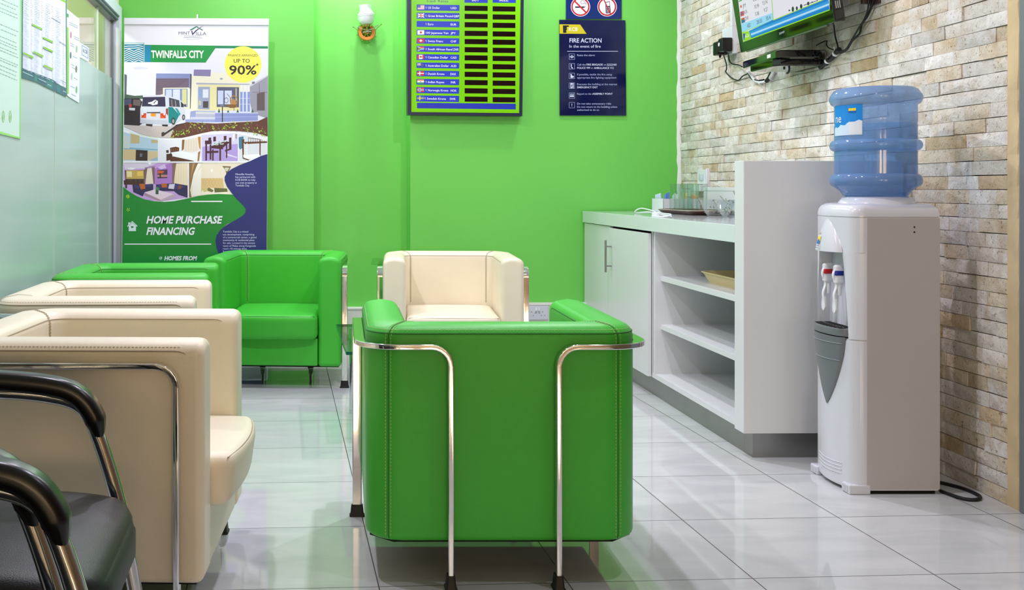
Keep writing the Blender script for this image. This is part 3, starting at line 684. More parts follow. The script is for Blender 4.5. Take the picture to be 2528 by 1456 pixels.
# plain white tin at the back, glass cups and cutlery in front of it
wb = onwall('storage_box', 'long narrow plain white box behind the glass cups on the counter', 'box', 1.38, 0.590, ZC)
bm = BM(); box(bm, -0.024, 0.024, -0.66, 0.66, 0, 0.135, 0.004, 2); obj('box_body', bm, WHITE_PLASTIC, wb, True, True)
bm = BM(); box(bm, -0.026, 0.026, -0.662, 0.662, 0.128, 0.148, 0.003, 2); obj('lid', bm, WHITE_PLASTIC, wb, True, True)
CUP = thin_glass('patterned_cup_glass', (0.93, 0.95, 0.95), 1.8); LEAF = mat('grey_leaf_print', (150, 146, 132), 0.4)
cup0 = None
for i, (a, e, l) in enumerate(((1.365, 0.40, 'clear glass bowl with leaf pattern next to the brown tray on the counter'), (1.15, 0.40, 'clear glass bowl with leaf pattern holding cutlery beside the white end panel'))):
    if cup0 is None:
        cup0 = onwall('glass_bowl', l, 'bowl', a, e, ZC, 'patterned glass bowls on the counter')
        bm = BM(); lathe(bm, [(0.0001, 0.0), (0.045, 0.0), (0.05, 0.004), (0.075, 0.04), (0.092, 0.082), (0.094, 0.085), (0.090, 0.083), (0.072, 0.042), (0.046, 0.009), (0.0001, 0.007)], 32); body = obj('bowl', bm, CUP, cup0, True)
        bm = BM(); random.seed(8)
        for q in range(34):
            an = random.uniform(0, 2 * pi); t = random.uniform(0.15, 1); z_ = 0.006 + 0.078 * t; r_ = 0.0515 + 0.042 * t ** 0.8 + 0.001
            M = Matrix.Rotation(an, 4, 'Z') @ Matrix.Translation((r_, 0, z_)) @ Matrix.Rotation(R(60), 4, 'Y') @ Matrix.Rotation(random.uniform(0, 6), 4, 'Z')
            prism(bm, [(-0.007, 0), (-0.002, 0.0028), (0.004, 0.0024), (0.008, 0), (0.004, -0.0024), (-0.002, -0.0028)], 0, 0.0004, M)
        obj('leaf_pattern', bm, LEAF, body)['kind'] = 'stuff'
    else: dup(cup0, cab(a, e, ZC), -WA, l)
SPOON = mat('polished_spoon_steel', (206, 208, 212), 0.12, 1.0)
for i, (rot, dx, l) in enumerate(((-52, 0.0, 'steel teaspoon leaning in the glass bowl, nearest the white end panel'), (-40, 0.03, 'steel teaspoon leaning in the glass bowl, in the middle of the three'), (-58, -0.03, 'steel teaspoon leaning in the glass bowl, lowest of the three'))):
    s = onwall('teaspoon', l, 'spoon', 1.115, 0.395 + dx, ZC + 0.016, 'teaspoons in the glass bowl')
    bm = BM(); M = Matrix.Rotation(R(rot), 4, 'X') @ Matrix.Rotation(R(12 * (i - 1)), 4, 'Y')
    rings = []
    for t, wd in ((0, .002), (.006, .011), (.02, .014), (.036, .010), (.045, .004), (.09, .003), (.135, .006), (.148, .005), (.15, .001)):
        rings.append([M @ Vector((u, v - (0.005 if t < .045 else 0) * sin(pi * min(1, t / .045)), t)) for u, v in rrect(max(wd, .002), .002, .0008, 2)])
    loft(bm, rings); obj('spoon', bm, SPOON, s, True)
# white charging cable looped on the counter
cbl = onwall('charging_cable', 'white charging cable with plug lying looped on the far end of the counter', 'cable', 0, 0, 0)
def P3(px, py, e):
    a, z_ = at_e(px, py, e); return Vector((e, a, max(z_, ZC + 0.0042)))
bm = BM()
tube(bm, smoothpath([P3(1657, 533, 0.06), P3(1620, 527, 0.1), P3(1600, 523, 0.1), P3(1570, 525, 0.14), P3(1570, 519, 0.12), P3(1583, 514, 0.12), P3(1600, 517, 0.1), P3(1617, 522, 0.08)], 6), 0.0035, 8)
tube(bm, smoothpath([P3(1625, 524, 0.08), P3(1640, 527, 0.08), P3(1656, 529, 0.06), P3(1648, 533, 0.06), P3(1630, 536, 0.04), P3(1610, 537, 0.04)], 6), 0.0035, 8)
obj('cord', bm, WHITE_PLASTIC, cbl, True)
pp = P3(1619, 526, 0.08)
bm = BM(); box(bm, pp.x - 0.012, pp.x + 0.012, pp.y - 0.03, pp.y + 0.03, ZC, ZC + 0.022, 0.005); obj('plug', bm, WHITE_PLASTIC, cbl, True, True)
# beige tray on the upper shelf
pt = onwall('plastic_tray', 'beige plastic tray on the upper shelf of the open bay', 'tray', 0.62, 0.285, 0.604)
bm = BM(); BEI = mat('beige_plastic_tray', (226, 204, 148), 0.35)
loft(bm, [ring(0.13, 0.20, 0.0, 0.03), ring(0.155, 0.235, 0.046, 0.05), ring(0.162, 0.243, 0.048, 0.055), ring(0.162, 0.243, 0.052, 0.055), ring(0.152, 0.232, 0.052, 0.05), ring(0.128, 0.198, 0.006, 0.03)]); obj('tray_body', bm, BEI, pt, True, True)
# sockets in the stone wall
def socket_plate(name, label, a, z, wd, ht, dep=0.012, cat='socket'):
    s = empty(name, label, cat); s.matrix_world = WM @ Matrix.Translation((a, 0, z))
    bm = BM(); box(bm, -wd / 2, wd / 2, -dep, 0.004, -ht / 2, ht / 2, 0.002); obj('faceplate', bm, WHITE_PLASTIC, s, True, True); return s
s1 = socket_plate('wall_socket', 'white twin plate fused socket on stone wall above the drinking glasses', 2.225, 1.105, 0.15, 0.085)
bm = BM(); box(bm, -0.03, 0.03, -0.020, -0.012, -0.02, 0.02, 0.002); obj('switch', bm, mat('pale_socket_insert', (200, 214, 220), 0.3), s1, True)
bm = BM(); box(bm, -0.085, 0.085, -0.05, 0.002, -0.085, -0.046, 0.003); obj('lower_box', bm, WHITE_PLASTIC, s1, True, True)
bm = BM(); box(bm, -0.105, -0.088, -0.02, 0.002, -0.09, 0.05, 0.002); obj('trunking', bm, WHITE_PLASTIC, s1, True)

# ------------------------------------------------------------------ water cooler (local x deeper into the room, y towards the viewer's left = its front)
cl = empty('water_cooler', 'white floor standing water dispenser with two taps by the stone wall', 'water cooler', (2.081, 3.648, 0), R(90) - 0.055)
HW, HD = 0.148, 0.150
def frontline(x): return HD + 0.016 * (1 - (x / 0.125) ** 2) if abs(x) < 0.125 else HD
def plan(inset=0.0, notch=None):
    pts = [(-HW + inset, -HD + inset), (HW - inset, -HD + inset)]
    r = 0.05 - inset * .5; x1, y1 = HW - inset, HD - inset
    for k in range(7):
        a = R(90 * k / 6); pts.append((x1 - r + r * cos(a), y1 - r + r * sin(a) - 0.006 * 0))
    for k in range(1, 10):
        x = (x1 - r) * (1 - 2 * k / 10); pts.append((x, y1 + 0.014 * (1 - (x / (x1 - r)) ** 2)))
    for k in range(7):
        a = R(90 + 90 * k / 6); pts.append((-x1 + r + r * cos(a), y1 - r + r * sin(a)))
    return pts
bm = BM()
rings = [[(x, y, z_) for x, y in plan(i)] for z_, i in ((0.012, 0.004), (0.02, 0.0), (0.515, 0.0), (0.520, 0.003), (0.524, 0.003))]
loft(bm, rings); base = obj('lower_shell', bm, COOLER_WHITE, cl, True, True)
# middle shell with the tap recess: a C-shaped plan
def yfront(x):
    r = 0.05; x1 = HW; ax = abs(x)
    if ax > x1 - r: return HD - r + math.sqrt(max(0, r * r - (ax - x1 + r) ** 2))
    return HD + 0.014 * (1 - (x / (x1 - r)) ** 2)
def cplan(xr, dep):
    side = [(HW, HD - 0.05)] + [(HW - (HW - xr) * k / 8, yfront(HW - (HW - xr) * k / 8)) for k in range(1, 9)]
    back = [(xr, HD - dep), (-xr, HD - dep)]
    return [(-HW, -HD), (HW, -HD)] + side + back + [(-x, y) for x, y in side[::-1]]
bm = BM(); xr = lambda z_: 0.118 - 0.03 * ((z_ - 0.524) / 0.296) ** 1.6
rings = []
for k in range(9):
    z_ = 0.524 + 0.296 * k / 8; rings.append([(x, y, z_) for x, y in cplan(xr(z_), 0.048)])
loft(bm, rings); obj('middle_shell', bm, COOLER_WHITE, cl, True)
bm = BM(); loft(bm, [[(x, y, z_) for x, y in plan(i)] for z_, i in ((0.820, 0.0), (0.938, 0.0), (0.9385, 0.0025), (0.9415, 0.0025), (0.942, 0.0), (0.952, 0.0), (0.966, 0.003), (0.977, 0.010), (0.984, 0.022), (0.987, 0.040))]); obj('top_shell', bm, COOLER_WHITE, cl, True, True)
bm = BM(); box(bm, -HW - 0.0015, -HW + 0.01, -HD - 0.001, HD - 0.052, 0.018, 0.938, 0.001); box(bm, HW - 0.01, HW + 0.0015, -HD - 0.001, HD - 0.052, 0.018, 0.938, 0.001); box(bm, -HW, HW, -HD - 0.0015, -HD + 0.01, 0.018, 0.938); obj('side_panel', bm, COOLER_SIDE, cl)
bm = BM()
for zz in (0.905, 0.888): box(bm, -HW - 0.0022, -HW, -0.066, -0.061, zz, zz + 0.005)
obj('screw', bm, DARK, cl)
# swelling teardrop display
bm = BM(); rings = []
for k in range(13):
    t = k / 12; z_ = 0.818 + 0.132 * t; hw = 0.090 * max(0, 1 - t ** 1.25) ** 0.8 + 0.002; bulge = 0.030 * (1 - t ** 1.5) + 0.004
    rings.append([(hw * cos(pi * j / 12), HD + 0.004 + bulge * sin(pi * j / 12), z_) for j in range(13)])
loft(bm, rings); hump = obj('display_hood', bm, COOLER_WHITE, cl, True)
def hoodpt(x, z_, o=0.0015):
    t = (z_ - 0.818) / 0.132; hw = 0.090 * max(0, 1 - t ** 1.25) ** 0.8 + 0.002; bulge = 0.030 * (1 - t ** 1.5) + 0.004
    return (x, HD + 0.004 + bulge * math.sqrt(max(0, 1 - (x / hw) ** 2)) + o, z_)
def hoodpatch(name, pts, m, o):
    bm = BM(); xs = [p[0] for p in pts]
    bm.faces.new([bm.verts.new(hoodpt(x, z_, o)) for x, z_ in pts]); return obj(name, bm, m, hump)
def strip(x0, x1, n=6): return [x0 + (x1 - x0) * k / n for k in range(n + 1)]
def hoodband(name, x0, x1, zlo, zhi, m, o):
    bm = BM(); X = strip(x0, x1); a = [bm.verts.new(hoodpt(x, zlo(x) if callable(zlo) else zlo, o)) for x in X]; b = [bm.verts.new(hoodpt(x, zhi, o)) for x in X]
    for i in range(len(X) - 1): bm.faces.new((a[i], a[i + 1], b[i + 1], b[i]))
    return obj(name, bm, m, hump)
hoodband('label_ground', 0.008, 0.050, 0.823, 0.872, ink((232, 234, 236)), 0.0012)
hoodband('label_yellow', 0.011, 0.040, 0.842, 0.869, ink((250, 218, 10)), 0.0018)
bm = BM(); X = strip(0.011, 0.040); a = [bm.verts.new(hoodpt(x, 0.842, 0.0022)) for x in X]; b = [bm.verts.new(hoodpt(x, 0.851 + 0.009 * math.exp(-((x - 0.026) / 0.009) ** 2), 0.0022)) for x in X]
for i in range(6): bm.faces.new((a[i], a[i + 1], b[i + 1], b[i]))
obj('label_mountain', bm, ink((20, 110, 190)), hump)
bm = BM()
for k in range(6): 
    x0 = 0.012 + k * 0.0048; bm.faces.new([bm.verts.new(hoodpt(*q, 0.0022)) for q in ((x0, 0.8335), (x0 + 0.0026, 0.8335), (x0 + 0.0026, 0.8385), (x0, 0.8385))])
bm.faces.new([bm.verts.new(hoodpt(*q, 0.0022)) for q in ((0.010, 0.827), (0.046, 0.827), (0.046, 0.829), (0.010, 0.829))])
obj('label_text', bm, ink((90, 110, 140)), hump)
for x, c in ((0.038, (240, 60, 60)), (0.020, (60, 140, 60))):
    hoodband('indicator_light', x - 0.003, x + 0.003, 0.877, 0.883, mat('lamp_%d' % c[0], c, 0.3, emit=0.6), 0.0018)
# taps
for x, c, nm in ((0.042, (196, 28, 34), 'hot tap with red insert'), (-0.042, (24, 44, 150), 'cold tap with blue insert')):
    y0 = HD - 0.048; bm = BM()
    tube(bm, [(x, y0, 0.735), (x, y0 + 0.03, 0.735)], 0.012, 12)
    box(bm, x - 0.013, x + 0.013, y0 + 0.022, y0 + 0.058, 0.705, 0.772, 0.008, 3)
    lathe(bm, [(0.010, 0.0), (0.009, -0.03), (0.007, -0.045)], 14, Matrix.Translation((x, y0 + 0.04, 0.71)), cap=True)
    tp = obj('tap', bm, WHITE_PLASTIC, cl, True, True); tp['label'] = nm
    bm = BM(); box(bm, x - 0.0145, x + 0.0145, y0 + 0.03, y0 + 0.0585, 0.735, 0.752, 0.002); obj('colour_insert', bm, mat('tap_insert_%d' % c[0], c, 0.3), tp, True)
    bm = BM(); pth = smoothpath([(x, y0 + 0.05, 0.768), (x, y0 + 0.061, 0.735), (x, y0 + 0.050, 0.70), (x, y0 + 0.058, 0.668), (x, y0 + 0.056, 0.640)], 5)
    sweep(bm, pth, rrect(0.005, 0.014, 0.002), [(0, 1, 0.2)] * len(pth)); M = Matrix.Translation((x, y0 + 0.055, 0.632))
    loft(bm, [[M @ Vector((u, dy, v)) for u, v in ((-0.008, 0.022), (0.008, 0.022), (0.014, -0.004), (0.012, -0.022), (-0.002, -0.030), (-0.014, -0.014))] for dy in (-0.003, 0.003)]); obj('lever', bm, WHITE_PLASTIC, tp, True, True)
# grey drip tray with slotted grille and the pointed grey panel under it
GRY = mat('grey_plastic', (112, 118, 122), 0.35)
def arcpts(hw, y_in, n=14, grow=0.0):
    return [(hw, y_in)] + [(hw * (1 - 2 * k / n), HD + grow + 0.036 * math.sqrt(max(0, 1 - (1 - 2 * k / n) ** 2))) for k in range(n + 1)] + [(-hw, y_in)]
bm = BM(); loft(bm, [[(x, y, z_) for x, y in arcpts(0.112, HD - 0.046, grow=gq)] for z_, gq in ((0.528, -0.008), (0.531, 0.0), (0.552, 0.002), (0.556, 0.0))]); dt = obj('drip_tray', bm, GRY, cl, True, True)
bm = BM()
for k in range(9):
    x = -0.09 + 0.0225 * k; yy = HD + 0.034 * math.sqrt(max(0, 1 - (x / 0.115) ** 2)) - 0.006
    box(bm, x - 0.0075, x + 0.0075, HD - 0.040, (HD - 0.040 + yy) / 2 - 0.004, 0.5562, 0.5572); box(bm, x - 0.0075, x + 0.0075, (HD - 0.040 + yy) / 2 + 0.003, yy, 0.5562, 0.5572)
obj('grille_slots', bm, DARK, dt)
bm = BM(); rings = []
for k in range(15):
    t = k / 14; z_ = 0.527 - 0.245 * t; hw = max(0.003, 0.108 * (1 - t ** 1.5) ** 0.75); dp = 0.004 + 0.024 * (1 - t)
    rings.append([(hw * cos(pi * j / 14), HD + 0.004 + 0.010 * (1 - (hw * cos(pi * j / 14) / 0.098) ** 2) + dp * sin(pi * j / 14), z_) for j in range(15)])
loft(bm, rings); obj('pointed_panel', bm, GRY, cl, True)
bm = BM()
for z_ in (0.505, 0.445):
    t = (0.527 - z_) / 0.245; hw = 0.108 * (1 - t ** 1.5) ** 0.75; dp = 0.004 + 0.024 * (1 - t)
    tube(bm, [(hw * cos(pi * j / 14), HD + 0.005 + 0.010 * (1 - (hw * cos(pi * j / 14) / 0.098) ** 2) + dp * sin(pi * j / 14), z_) for j in range(1, 14)], 0.0012, 6)
obj('panel_rib', bm, mat('light_grey_plastic', (150, 156, 160), 0.3), cl)
bm = BM()
for k in range(4):
    z_ = 0.088 - 0.012 * k; hw = 0.085
    tube(bm, [(x, HD + 0.0145 * (1 - (x / 0.098) ** 2) + 0.0004, z_ + 0.004 * (x / hw) ** 2) for x in strip(-hw, hw, 10)], 0.0016, 6)
obj('grille_rib', bm, COOLER_WHITE, cl, True)
for sx in (-1, 1):
    bm = BM(); x0, x1 = sorted((sx * (HW + 0.003), sx * (HW - 0.052))); box(bm, x0, x1, HD - 0.065, HD + 0.008, 0.0, 0.032, 0.004, 2)
    for k in range(4): box(bm, sx * (HW - 0.012 - 0.01 * k) - 0.003, sx * (HW - 0.012 - 0.01 * k) + 0.003, HD + 0.005, HD + 0.012, 0.006, 0.028, 0.001)
    obj('foot_block', bm, COOLER_WHITE, cl, True, True)
bm = BM(); box(bm, -HW + 0.01, HW - 0.01, -HD + 0.01, HD - 0.02, 0.0, 0.014); obj('base_plate', bm, DARK, cl)
bm = BM(); lathe(bm, [(0.128, 0.980), (0.124, 0.990), (0.112, 1.006), (0.100, 1.012), (0.06, 1.006), (0.045, 0.99)], 36, Matrix.Translation((-0.0, -0.01, 0))); obj('bottle_collar', bm, COOLER_WHITE, cl, True, True)
# bottle
bo = empty('water_bottle', 'big translucent blue water bottle upside down on the dispenser', 'bottle', (2.088, 3.650, 1.0), R(90))
BLUE = bpy.data.materials.new('blue_polycarbonate'); BLUE.use_nodes = True
nt = BLUE.node_tree; nt.nodes.remove(nt.nodes['Principled BSDF'])
tr = nt.nodes.new('ShaderNodeBsdfTransparent'); tr.inputs[0].default_value = (*lin((206, 226, 246)), 1)
df = nt.nodes.new('ShaderNodeBsdfDiffuse'); df.inputs[0].default_value = (*lin((140, 176, 228)), 1)
gs = nt.nodes.new('ShaderNodeBsdfGlossy'); gs.inputs['Roughness'].default_value = 0.06
m1 = nt.nodes.new('ShaderNodeMixShader'); m1.inputs[0].default_value = 0.42; nt.links.new(tr.outputs[0], m1.inputs[1]); nt.links.new(df.outputs[0], m1.inputs[2])
lw_ = nt.nodes.new('ShaderNodeLayerWeight'); pw_ = nt.nodes.new('ShaderNodeMath'); pw_.operation = 'POWER'; pw_.inputs[1].default_value = 4.0; nt.links.new(lw_.outputs['Facing'], pw_.inputs[0]); fr_ = nt.nodes.new('ShaderNodeMath'); fr_.operation = 'MULTIPLY_ADD'; fr_.inputs[1].default_value = 0.5; fr_.inputs[2].default_value = 0.04; nt.links.new(pw_.outputs[0], fr_.inputs[0]); m2 = nt.nodes.new('ShaderNodeMixShader'); nt.links.new(fr_.outputs[0], m2.inputs[0]); nt.links.new(m1.outputs[0], m2.inputs[1]); nt.links.new(gs.outputs[0], m2.inputs[2]); nt.links.new(m2.outputs[0], nt.nodes['Material Output'].inputs[0])
def arc(r0, z0, r1, z1, b, n=6): return [(r0 + (r1 - r0) * k / n + b * math.sqrt(max(0, sin(pi * k / n))), z0 + (z1 - z0) * k / n) for k in range(n + 1)]
prof = [(0.03, 0.013), (0.06, 0.0125), (0.098, 0.012), (0.104, 0.014), (0.116, 0.030)] + arc(0.134, 0.044, 0.1335, 0.090, 0.0155, 10) + arc(0.1335, 0.096, 0.1335, 0.164, 0.0, 2) + arc(0.1335, 0.170, 0.1335, 0.210, 0.0155, 10) + arc(0.1335, 0.216, 0.1335, 0.262, 0.0, 2) + [(0.1315, 0.2655), (0.1335, 0.269)] + arc(0.1335, 0.28, 0.1335, 0.325, 0.0, 2) + arc(0.1335, 0.331, 0.140, 0.372, 0.013, 10)[:-1] + [(0.143, 0.372), (0.136, 0.384), (0.124, 0.391), (0.10, 0.3935), (0.04, 0.392), (0.0001, 0.392)]
bm = BM(); lathe(bm, prof, 56); bt = obj('bottle', bm, BLUE, bo, True)
WATER = bpy.data.materials.new('water_in_bottle'); WATER.use_nodes = True; nt = WATER.node_tree; nt.nodes.remove(nt.nodes['Principled BSDF'])
tr = nt.nodes.new('ShaderNodeBsdfTransparent'); tr.inputs[0].default_value = (*lin((200, 224, 240)), 1)
rf = nt.nodes.new('ShaderNodeBsdfRefraction'); rf.inputs['IOR'].default_value = 1.33; rf.inputs['Roughness'].default_value = 0.22; rf.inputs[0].default_value = (*lin((214, 234, 244)), 1)
mw = nt.nodes.new('ShaderNodeMixShader'); mw.inputs[0].default_value = 0.0; nt.links.new(tr.outputs[0], mw.inputs[1]); nt.links.new(rf.outputs[0], mw.inputs[2]); nt.links.new(mw.outputs[0], nt.nodes['Material Output'].inputs[0])
bm = BM(); lathe(bm, [(0.0001, 0.016), (0.096, 0.016), (0.112, 0.032), (0.130, 0.046), (0.130, 0.265), (0.0001, 0.265)], 48); obj('water', bm, WATER, bo, True, True)
# label on the bottle: curved sticker
def bpatch(name, a0, a1, z0, z1, m, o, parent=bt, top=None):
    bm = BM(); n = 12; A = [bm.verts.new(((0.1335 + o) * cos(a0 + (a1 - a0) * k / n), (0.1335 + o) * sin(a0 + (a1 - a0) * k / n), z0)) for k in range(n + 1)]
    B = [bm.verts.new(((0.1335 + o) * cos(a0 + (a1 - a0) * k / n), (0.1335 + o) * sin(a0 + (a1 - a0) * k / n), top(k / n) if top else z1)) for k in range(n + 1)]
    for k in range(n): bm.faces.new((A[k], A[k + 1], B[k + 1], B[k]))
    return obj(name, bm, m, parent)
# the bottle's -x side faces the viewer, +y the room's left
L0, L1 = R(78), R(133)
lb = bpatch('sticker', L0, L1, 0.224, 0.330, ink((18, 134, 214)), 0.0012)
bpatch('sticker_foam', L0, L1, 0.224, 0.25, ink((206, 226, 240)), 0.0016, bt, lambda t: 0.250 + 0.025 * t + 0.004 * sin(t * 23))
bpatch('sticker_panel', R(112), R(132), 0.226, 0.27, ink((222, 228, 234)), 0.0019)
bpatch('sticker_badge', R(112), R(124), 0.308, 0.317, ink((246, 214, 30)), 0.0019)
bpatch('sticker_badge', R(112), R(124), 0.301, 0.308, ink((20, 90, 180)), 0.0019)
bm = BM(); V, Fs, wd = glyphs('ne', 0.0)
vs = [bm.verts.new(((0.1335 + 0.0022) * cos(R(83) + R(15) * gx / wd), (0.1335 + 0.0022) * sin(R(83) + R(15) * gx / wd), 0.270 + gy * 0.03)) for gx, gy in V]
for f in Fs: bm.faces.new([vs[i] for i in f])
obj('sticker_lettering', bm, ink((240, 244, 248)), bt)
# power cord on the floor
def fl(px, py, z_=0.006):
    d = ray(px, py); t = (z_ - EYE) / d.z; return EYEV + d * t
bm = BM(); tube(bm, smoothpath([fl(2318, 1190), fl(2336, 1194), fl(2380, 1206), fl(2412, 1220), fl(2420, 1228), fl(2408, 1233), fl(2380, 1231), fl(2345, 1220), fl(2322, 1211)], 6), 0.006, 8); o = obj('power_cord', bm, BLACK_RUBBER, cl, True)
o.matrix_parent_inverse = Matrix.LocRotScale(cl.location, cl.rotation_euler, None).inverted(); o['label'] = 'black power cord looping on the floor'
# ------------------------------------------------------------------ television on the stone wall, tilted down
tvr = empty('television', 'black flat television with rates on its screen, mounted on the stone wall', 'television', cab(0.693, 0.45, 1.71), -WA)
TT = R(9.3)
def TV(a, d, u):      # a along the wall, d behind the front face, u up the screen -> root-local coordinates (x across, y along)
    return Vector((-u * sin(TT) + d * cos(TT), a, u * cos(TT) + d * sin(TT)))
TVM = Matrix(((cos(TT), 0, -sin(TT), 0), (0, 1, 0, 0), (sin(TT), 0, cos(TT), 0), (0, 0, 0, 1)))   # (depth, along, up)
GLOSS = mat('glossy_black_bezel', (8, 9, 10), 0.06, coat=0.5)
bm = BM(); box(bm, 0.0, 0.045, -0.495, 0.495, 0.0, 0.60, 0.006, 3, TVM); box(bm, 0.045, 0.075, -0.36, 0.36, 0.06, 0.52, 0.02, 2, TVM); obj('housing', bm, GLOSS, tvr, True, True)
bm = BM(); box(bm, 0.07, 0.16, -0.12, 0.12, 0.18, 0.42, 0.004, 2, TVM); obj('wall_mount', bm, BLACK_PLASTIC, tvr)
bm = BM(); box(bm, -0.001, 0.012, -0.42, 0.42, -0.006, 0.001, 0.001, 1, TVM); obj('lower_trim', bm, mat('smoked_acrylic_trim', (120, 140, 110), 0.1, trans=0.6), tvr)
tn = -(E2 * cos(TT)) - Vector((0, 0, sin(TT)))
tsh = Sheet(cab(0.693, 0.45, 1.71), tn)
def Z6(*p): return [(1680 + x * 0.2057, y * 0.2057) for x, y in p]
A = Art(tsh, 0.0006, 0.00006, emit=0.95)
# slanting screen grid: left edge and slope of the rows as seen
A.poly(Z6((655, -300), (1775, -720), (1790, 122), (752, 505)), (226, 222, 236))
A.poly(Z6((725, 290), (1108, 152), (1115, 240), (740, 385)), (150, 210, 244))
A.poly(Z6((740, 385), (1113, 240), (1118, 246), (742, 391)), (150, 220, 60)); A.poly(Z6((1084, -100), (1092, -103), (1118, 240), (1110, 242)), (140, 210, 50))
A.poly(Z6((820, 372), (1112, 236), (1772, -25), (1790, 122), (848, 462)), (0, 120, 200))
A.poly(Z6((830, 385), (1780, 5), (1788, 70), (846, 440)), (40, 150, 222)); A.poly(Z6((845, 405), (1780, 40), (1784, 62), (848, 425)), (180, 216, 244))
A.poly(Z6((1112, 236), (1772, -32), (1772, -22), (1114, 246)), (170, 220, 40)); A.poly(Z6((848, 458), (1790, 112), (1791, 124), (850, 470)), (150, 220, 40))
A.poly(Z6((742, 388), (822, 372), (850, 468), (756, 503)), (150, 210, 40)); A.poly(Z6((750, 405), (772, 400), (776, 420), (766, 478), (758, 480)), (20, 60, 150))
def tvt(t, p0, p1, cap, rgb, bold=0.0000):
    (x0, y0), (x1, y1) = Z6(p0, p1); A.text(t, x0, x1, y0, cap * 0.2057, rgb, sl=(y1 - y0) / (x1 - x0), bold=bold, up=(-0.12, -1))
tvt('KCB', (778, 455), (822, 440), 36, (240, 244, 248))
for t, p0, p1, c in (('JPY', (748, 98), (790, 80), 44), ('10.99', (888, 106), (944, 88), 44), ('13.14', (985, 62), (1044, 42), 44), ('NOK', (765, 172), (804, 155), 44), ('5.08', (900, 192), (944, 178), 44), ('9.27', (1003, 148), (1047, 130), 44), ('ZAR', (776, 250), (818, 232), 44), ('AED', (800, 335), (844, 318), 44), ('28.03', (915, 292), (980, 268), 46), ('35.4', (1030, 248), (1082, 228), 46)):
    tvt(t, p0, p1, c, (40, 46, 60))
tvt('0.84', (872, 20), (930, 0), 40, (60, 66, 80))
A.disc(*Z6((726, 78))[0], 1.9, 3.6, (214, 40, 50), 16)
A.poly(Z6((715, 145), (758, 128), (765, 185), (720, 200)), (214, 60, 70)); A.poly(Z6((717, 168), (761, 152), (763, 160), (718, 176)), (60, 80, 160)); A.poly(Z6((727, 138), (734, 136), (738, 194), (731, 196)), (60, 80, 160))
A.poly(Z6((727, 222), (768, 208), (775, 266), (733, 282)), (40, 90, 180)); A.poly(Z6((727, 222), (768, 208), (771, 230), (730, 246)), (210, 60, 60)); A.poly(Z6((727, 224), (748, 244), (734, 280)), (30, 130, 70))
A.poly(Z6((696, 10), (736, -4), (738, 8), (698, 24)), (30, 150, 70))
for (x, y, rx, ry) in ((1306, 125, 10, 10), (1348, 110, 14, 32), (1396, 100, 12, 24), (1448, 76, 15, 28), (1533, 42, 14, 22), (1580, 26, 8, 8), (1640, 6, 7, 6)):
    A.disc(*Z6((x, y))[0], rx * .2057, ry * .2057, (34, 38, 52), 14)
A.poly(Z6((1478, 62), (1522, 44), (1523, 52), (1480, 70)), (34, 38, 52)); A.poly(Z6((1550, 36), (1650, 2), (1650, 8), (1552, 44)), (34, 38, 52))
scrn = A.done('screen', tvr)
scrn.parent = tvr; scrn.matrix_parent_inverse = tvr.matrix_basis.inverted() if False else Matrix.LocRotScale(tvr.location, tvr.rotation_euler, None).inverted()
A = Art(tsh, 0.0006, 0.0002)
(x0, y0), (x1, y1) = Z6((1186, 418), (1252, 392)); A.text('SONY', x0, x1, y0, 5.2, (190, 196, 190), sl=(y1 - y0) / (x1 - x0), bold=0.0090, up=(-0.12, -1))
o = A.done('maker_lettering', tvr); o.matrix_parent_inverse = scrn.matrix_parent_inverse
bm = BM()
for k in range(3): box(bm, 0.012 + 0.008 * k, 0.016 + 0.008 * k, -0.4962, -0.495, 0.055, 0.085, M=TVM)
obj('side_print', bm, ink((170, 172, 176)), tvr)

# decoder and shelf under it
def fix(o, root): o.matrix_parent_inverse = Matrix.LocRotScale(root.location, root.rotation_euler, None).inverted()
sh = empty('wall_shelf', 'black bracket shelf under the television carrying the decoder box', 'shelf', cab(0.65, WALL_E, 1.585), -WA)
def plat(pts): return [(e - WALL_E, a - 0.65) for a, e in pts]
def slab(bm, pts, z0, z1, r):
    n = len(pts); cx_ = sum(p[0] for p in pts) / n; cy_ = sum(p[1] for p in pts) / n
    def sc_(k): return [(cx_ + (x - cx_) * k, cy_ + (y - cy_) * k) for x, y in pts]
    loft(bm, [[(x, y, z) for x, y in sc_(k)] for z, k in ((z0, 1 - r * 5), (z0 + r * .5, 1 - r * 1.5), (z0 + r, 1), (z1 - r, 1), (z1 - r * .4, 1 - r * 1.2), (z1, 1 - r * 4))])
bm = BM(); slab(bm, plat([(0.90, 0.385), (0.675, 0.395), (0.645, 0.42), (0.64, 0.631), (0.90, 0.631)]), 0, 0.032, 0.006); obj('shelf_tray', bm, GLOSS, sh)
bm = BM(); tube(bm, [(-0.16 + 0.005 * k / 11, 0.06 + 0.024 * cos(2 * pi * k / 14), -0.006 + 0.020 * sin(2 * pi * k / 14)) for k in range(12)], 0.005, 6); obj('cable_hook', bm, mat('dark_blue_plastic', (30, 34, 66), 0.4), sh, True)
for yy in (0.03, 0.10):
    bm = BM(); lathe(bm, [(0.004, 0), (0.003, -0.002), (0.0001, -0.003)], 8, Matrix.Translation((-0.12, yy, 0.0))); obj('screw', bm, STEEL, sh)
dc = empty('decoder_box', 'glossy black set top box lying on the wall shelf under the television', 'decoder', cab(0.65, WALL_E, 1.6175), -WA)
bm = BM(); slab(bm, plat([(1.08, 0.42), (0.66, 0.405), (0.64, 0.415), (0.635, 0.60), (1.08, 0.60)]), 0.004, 0.038, 0.004); obj('housing', bm, GLOSS, dc)
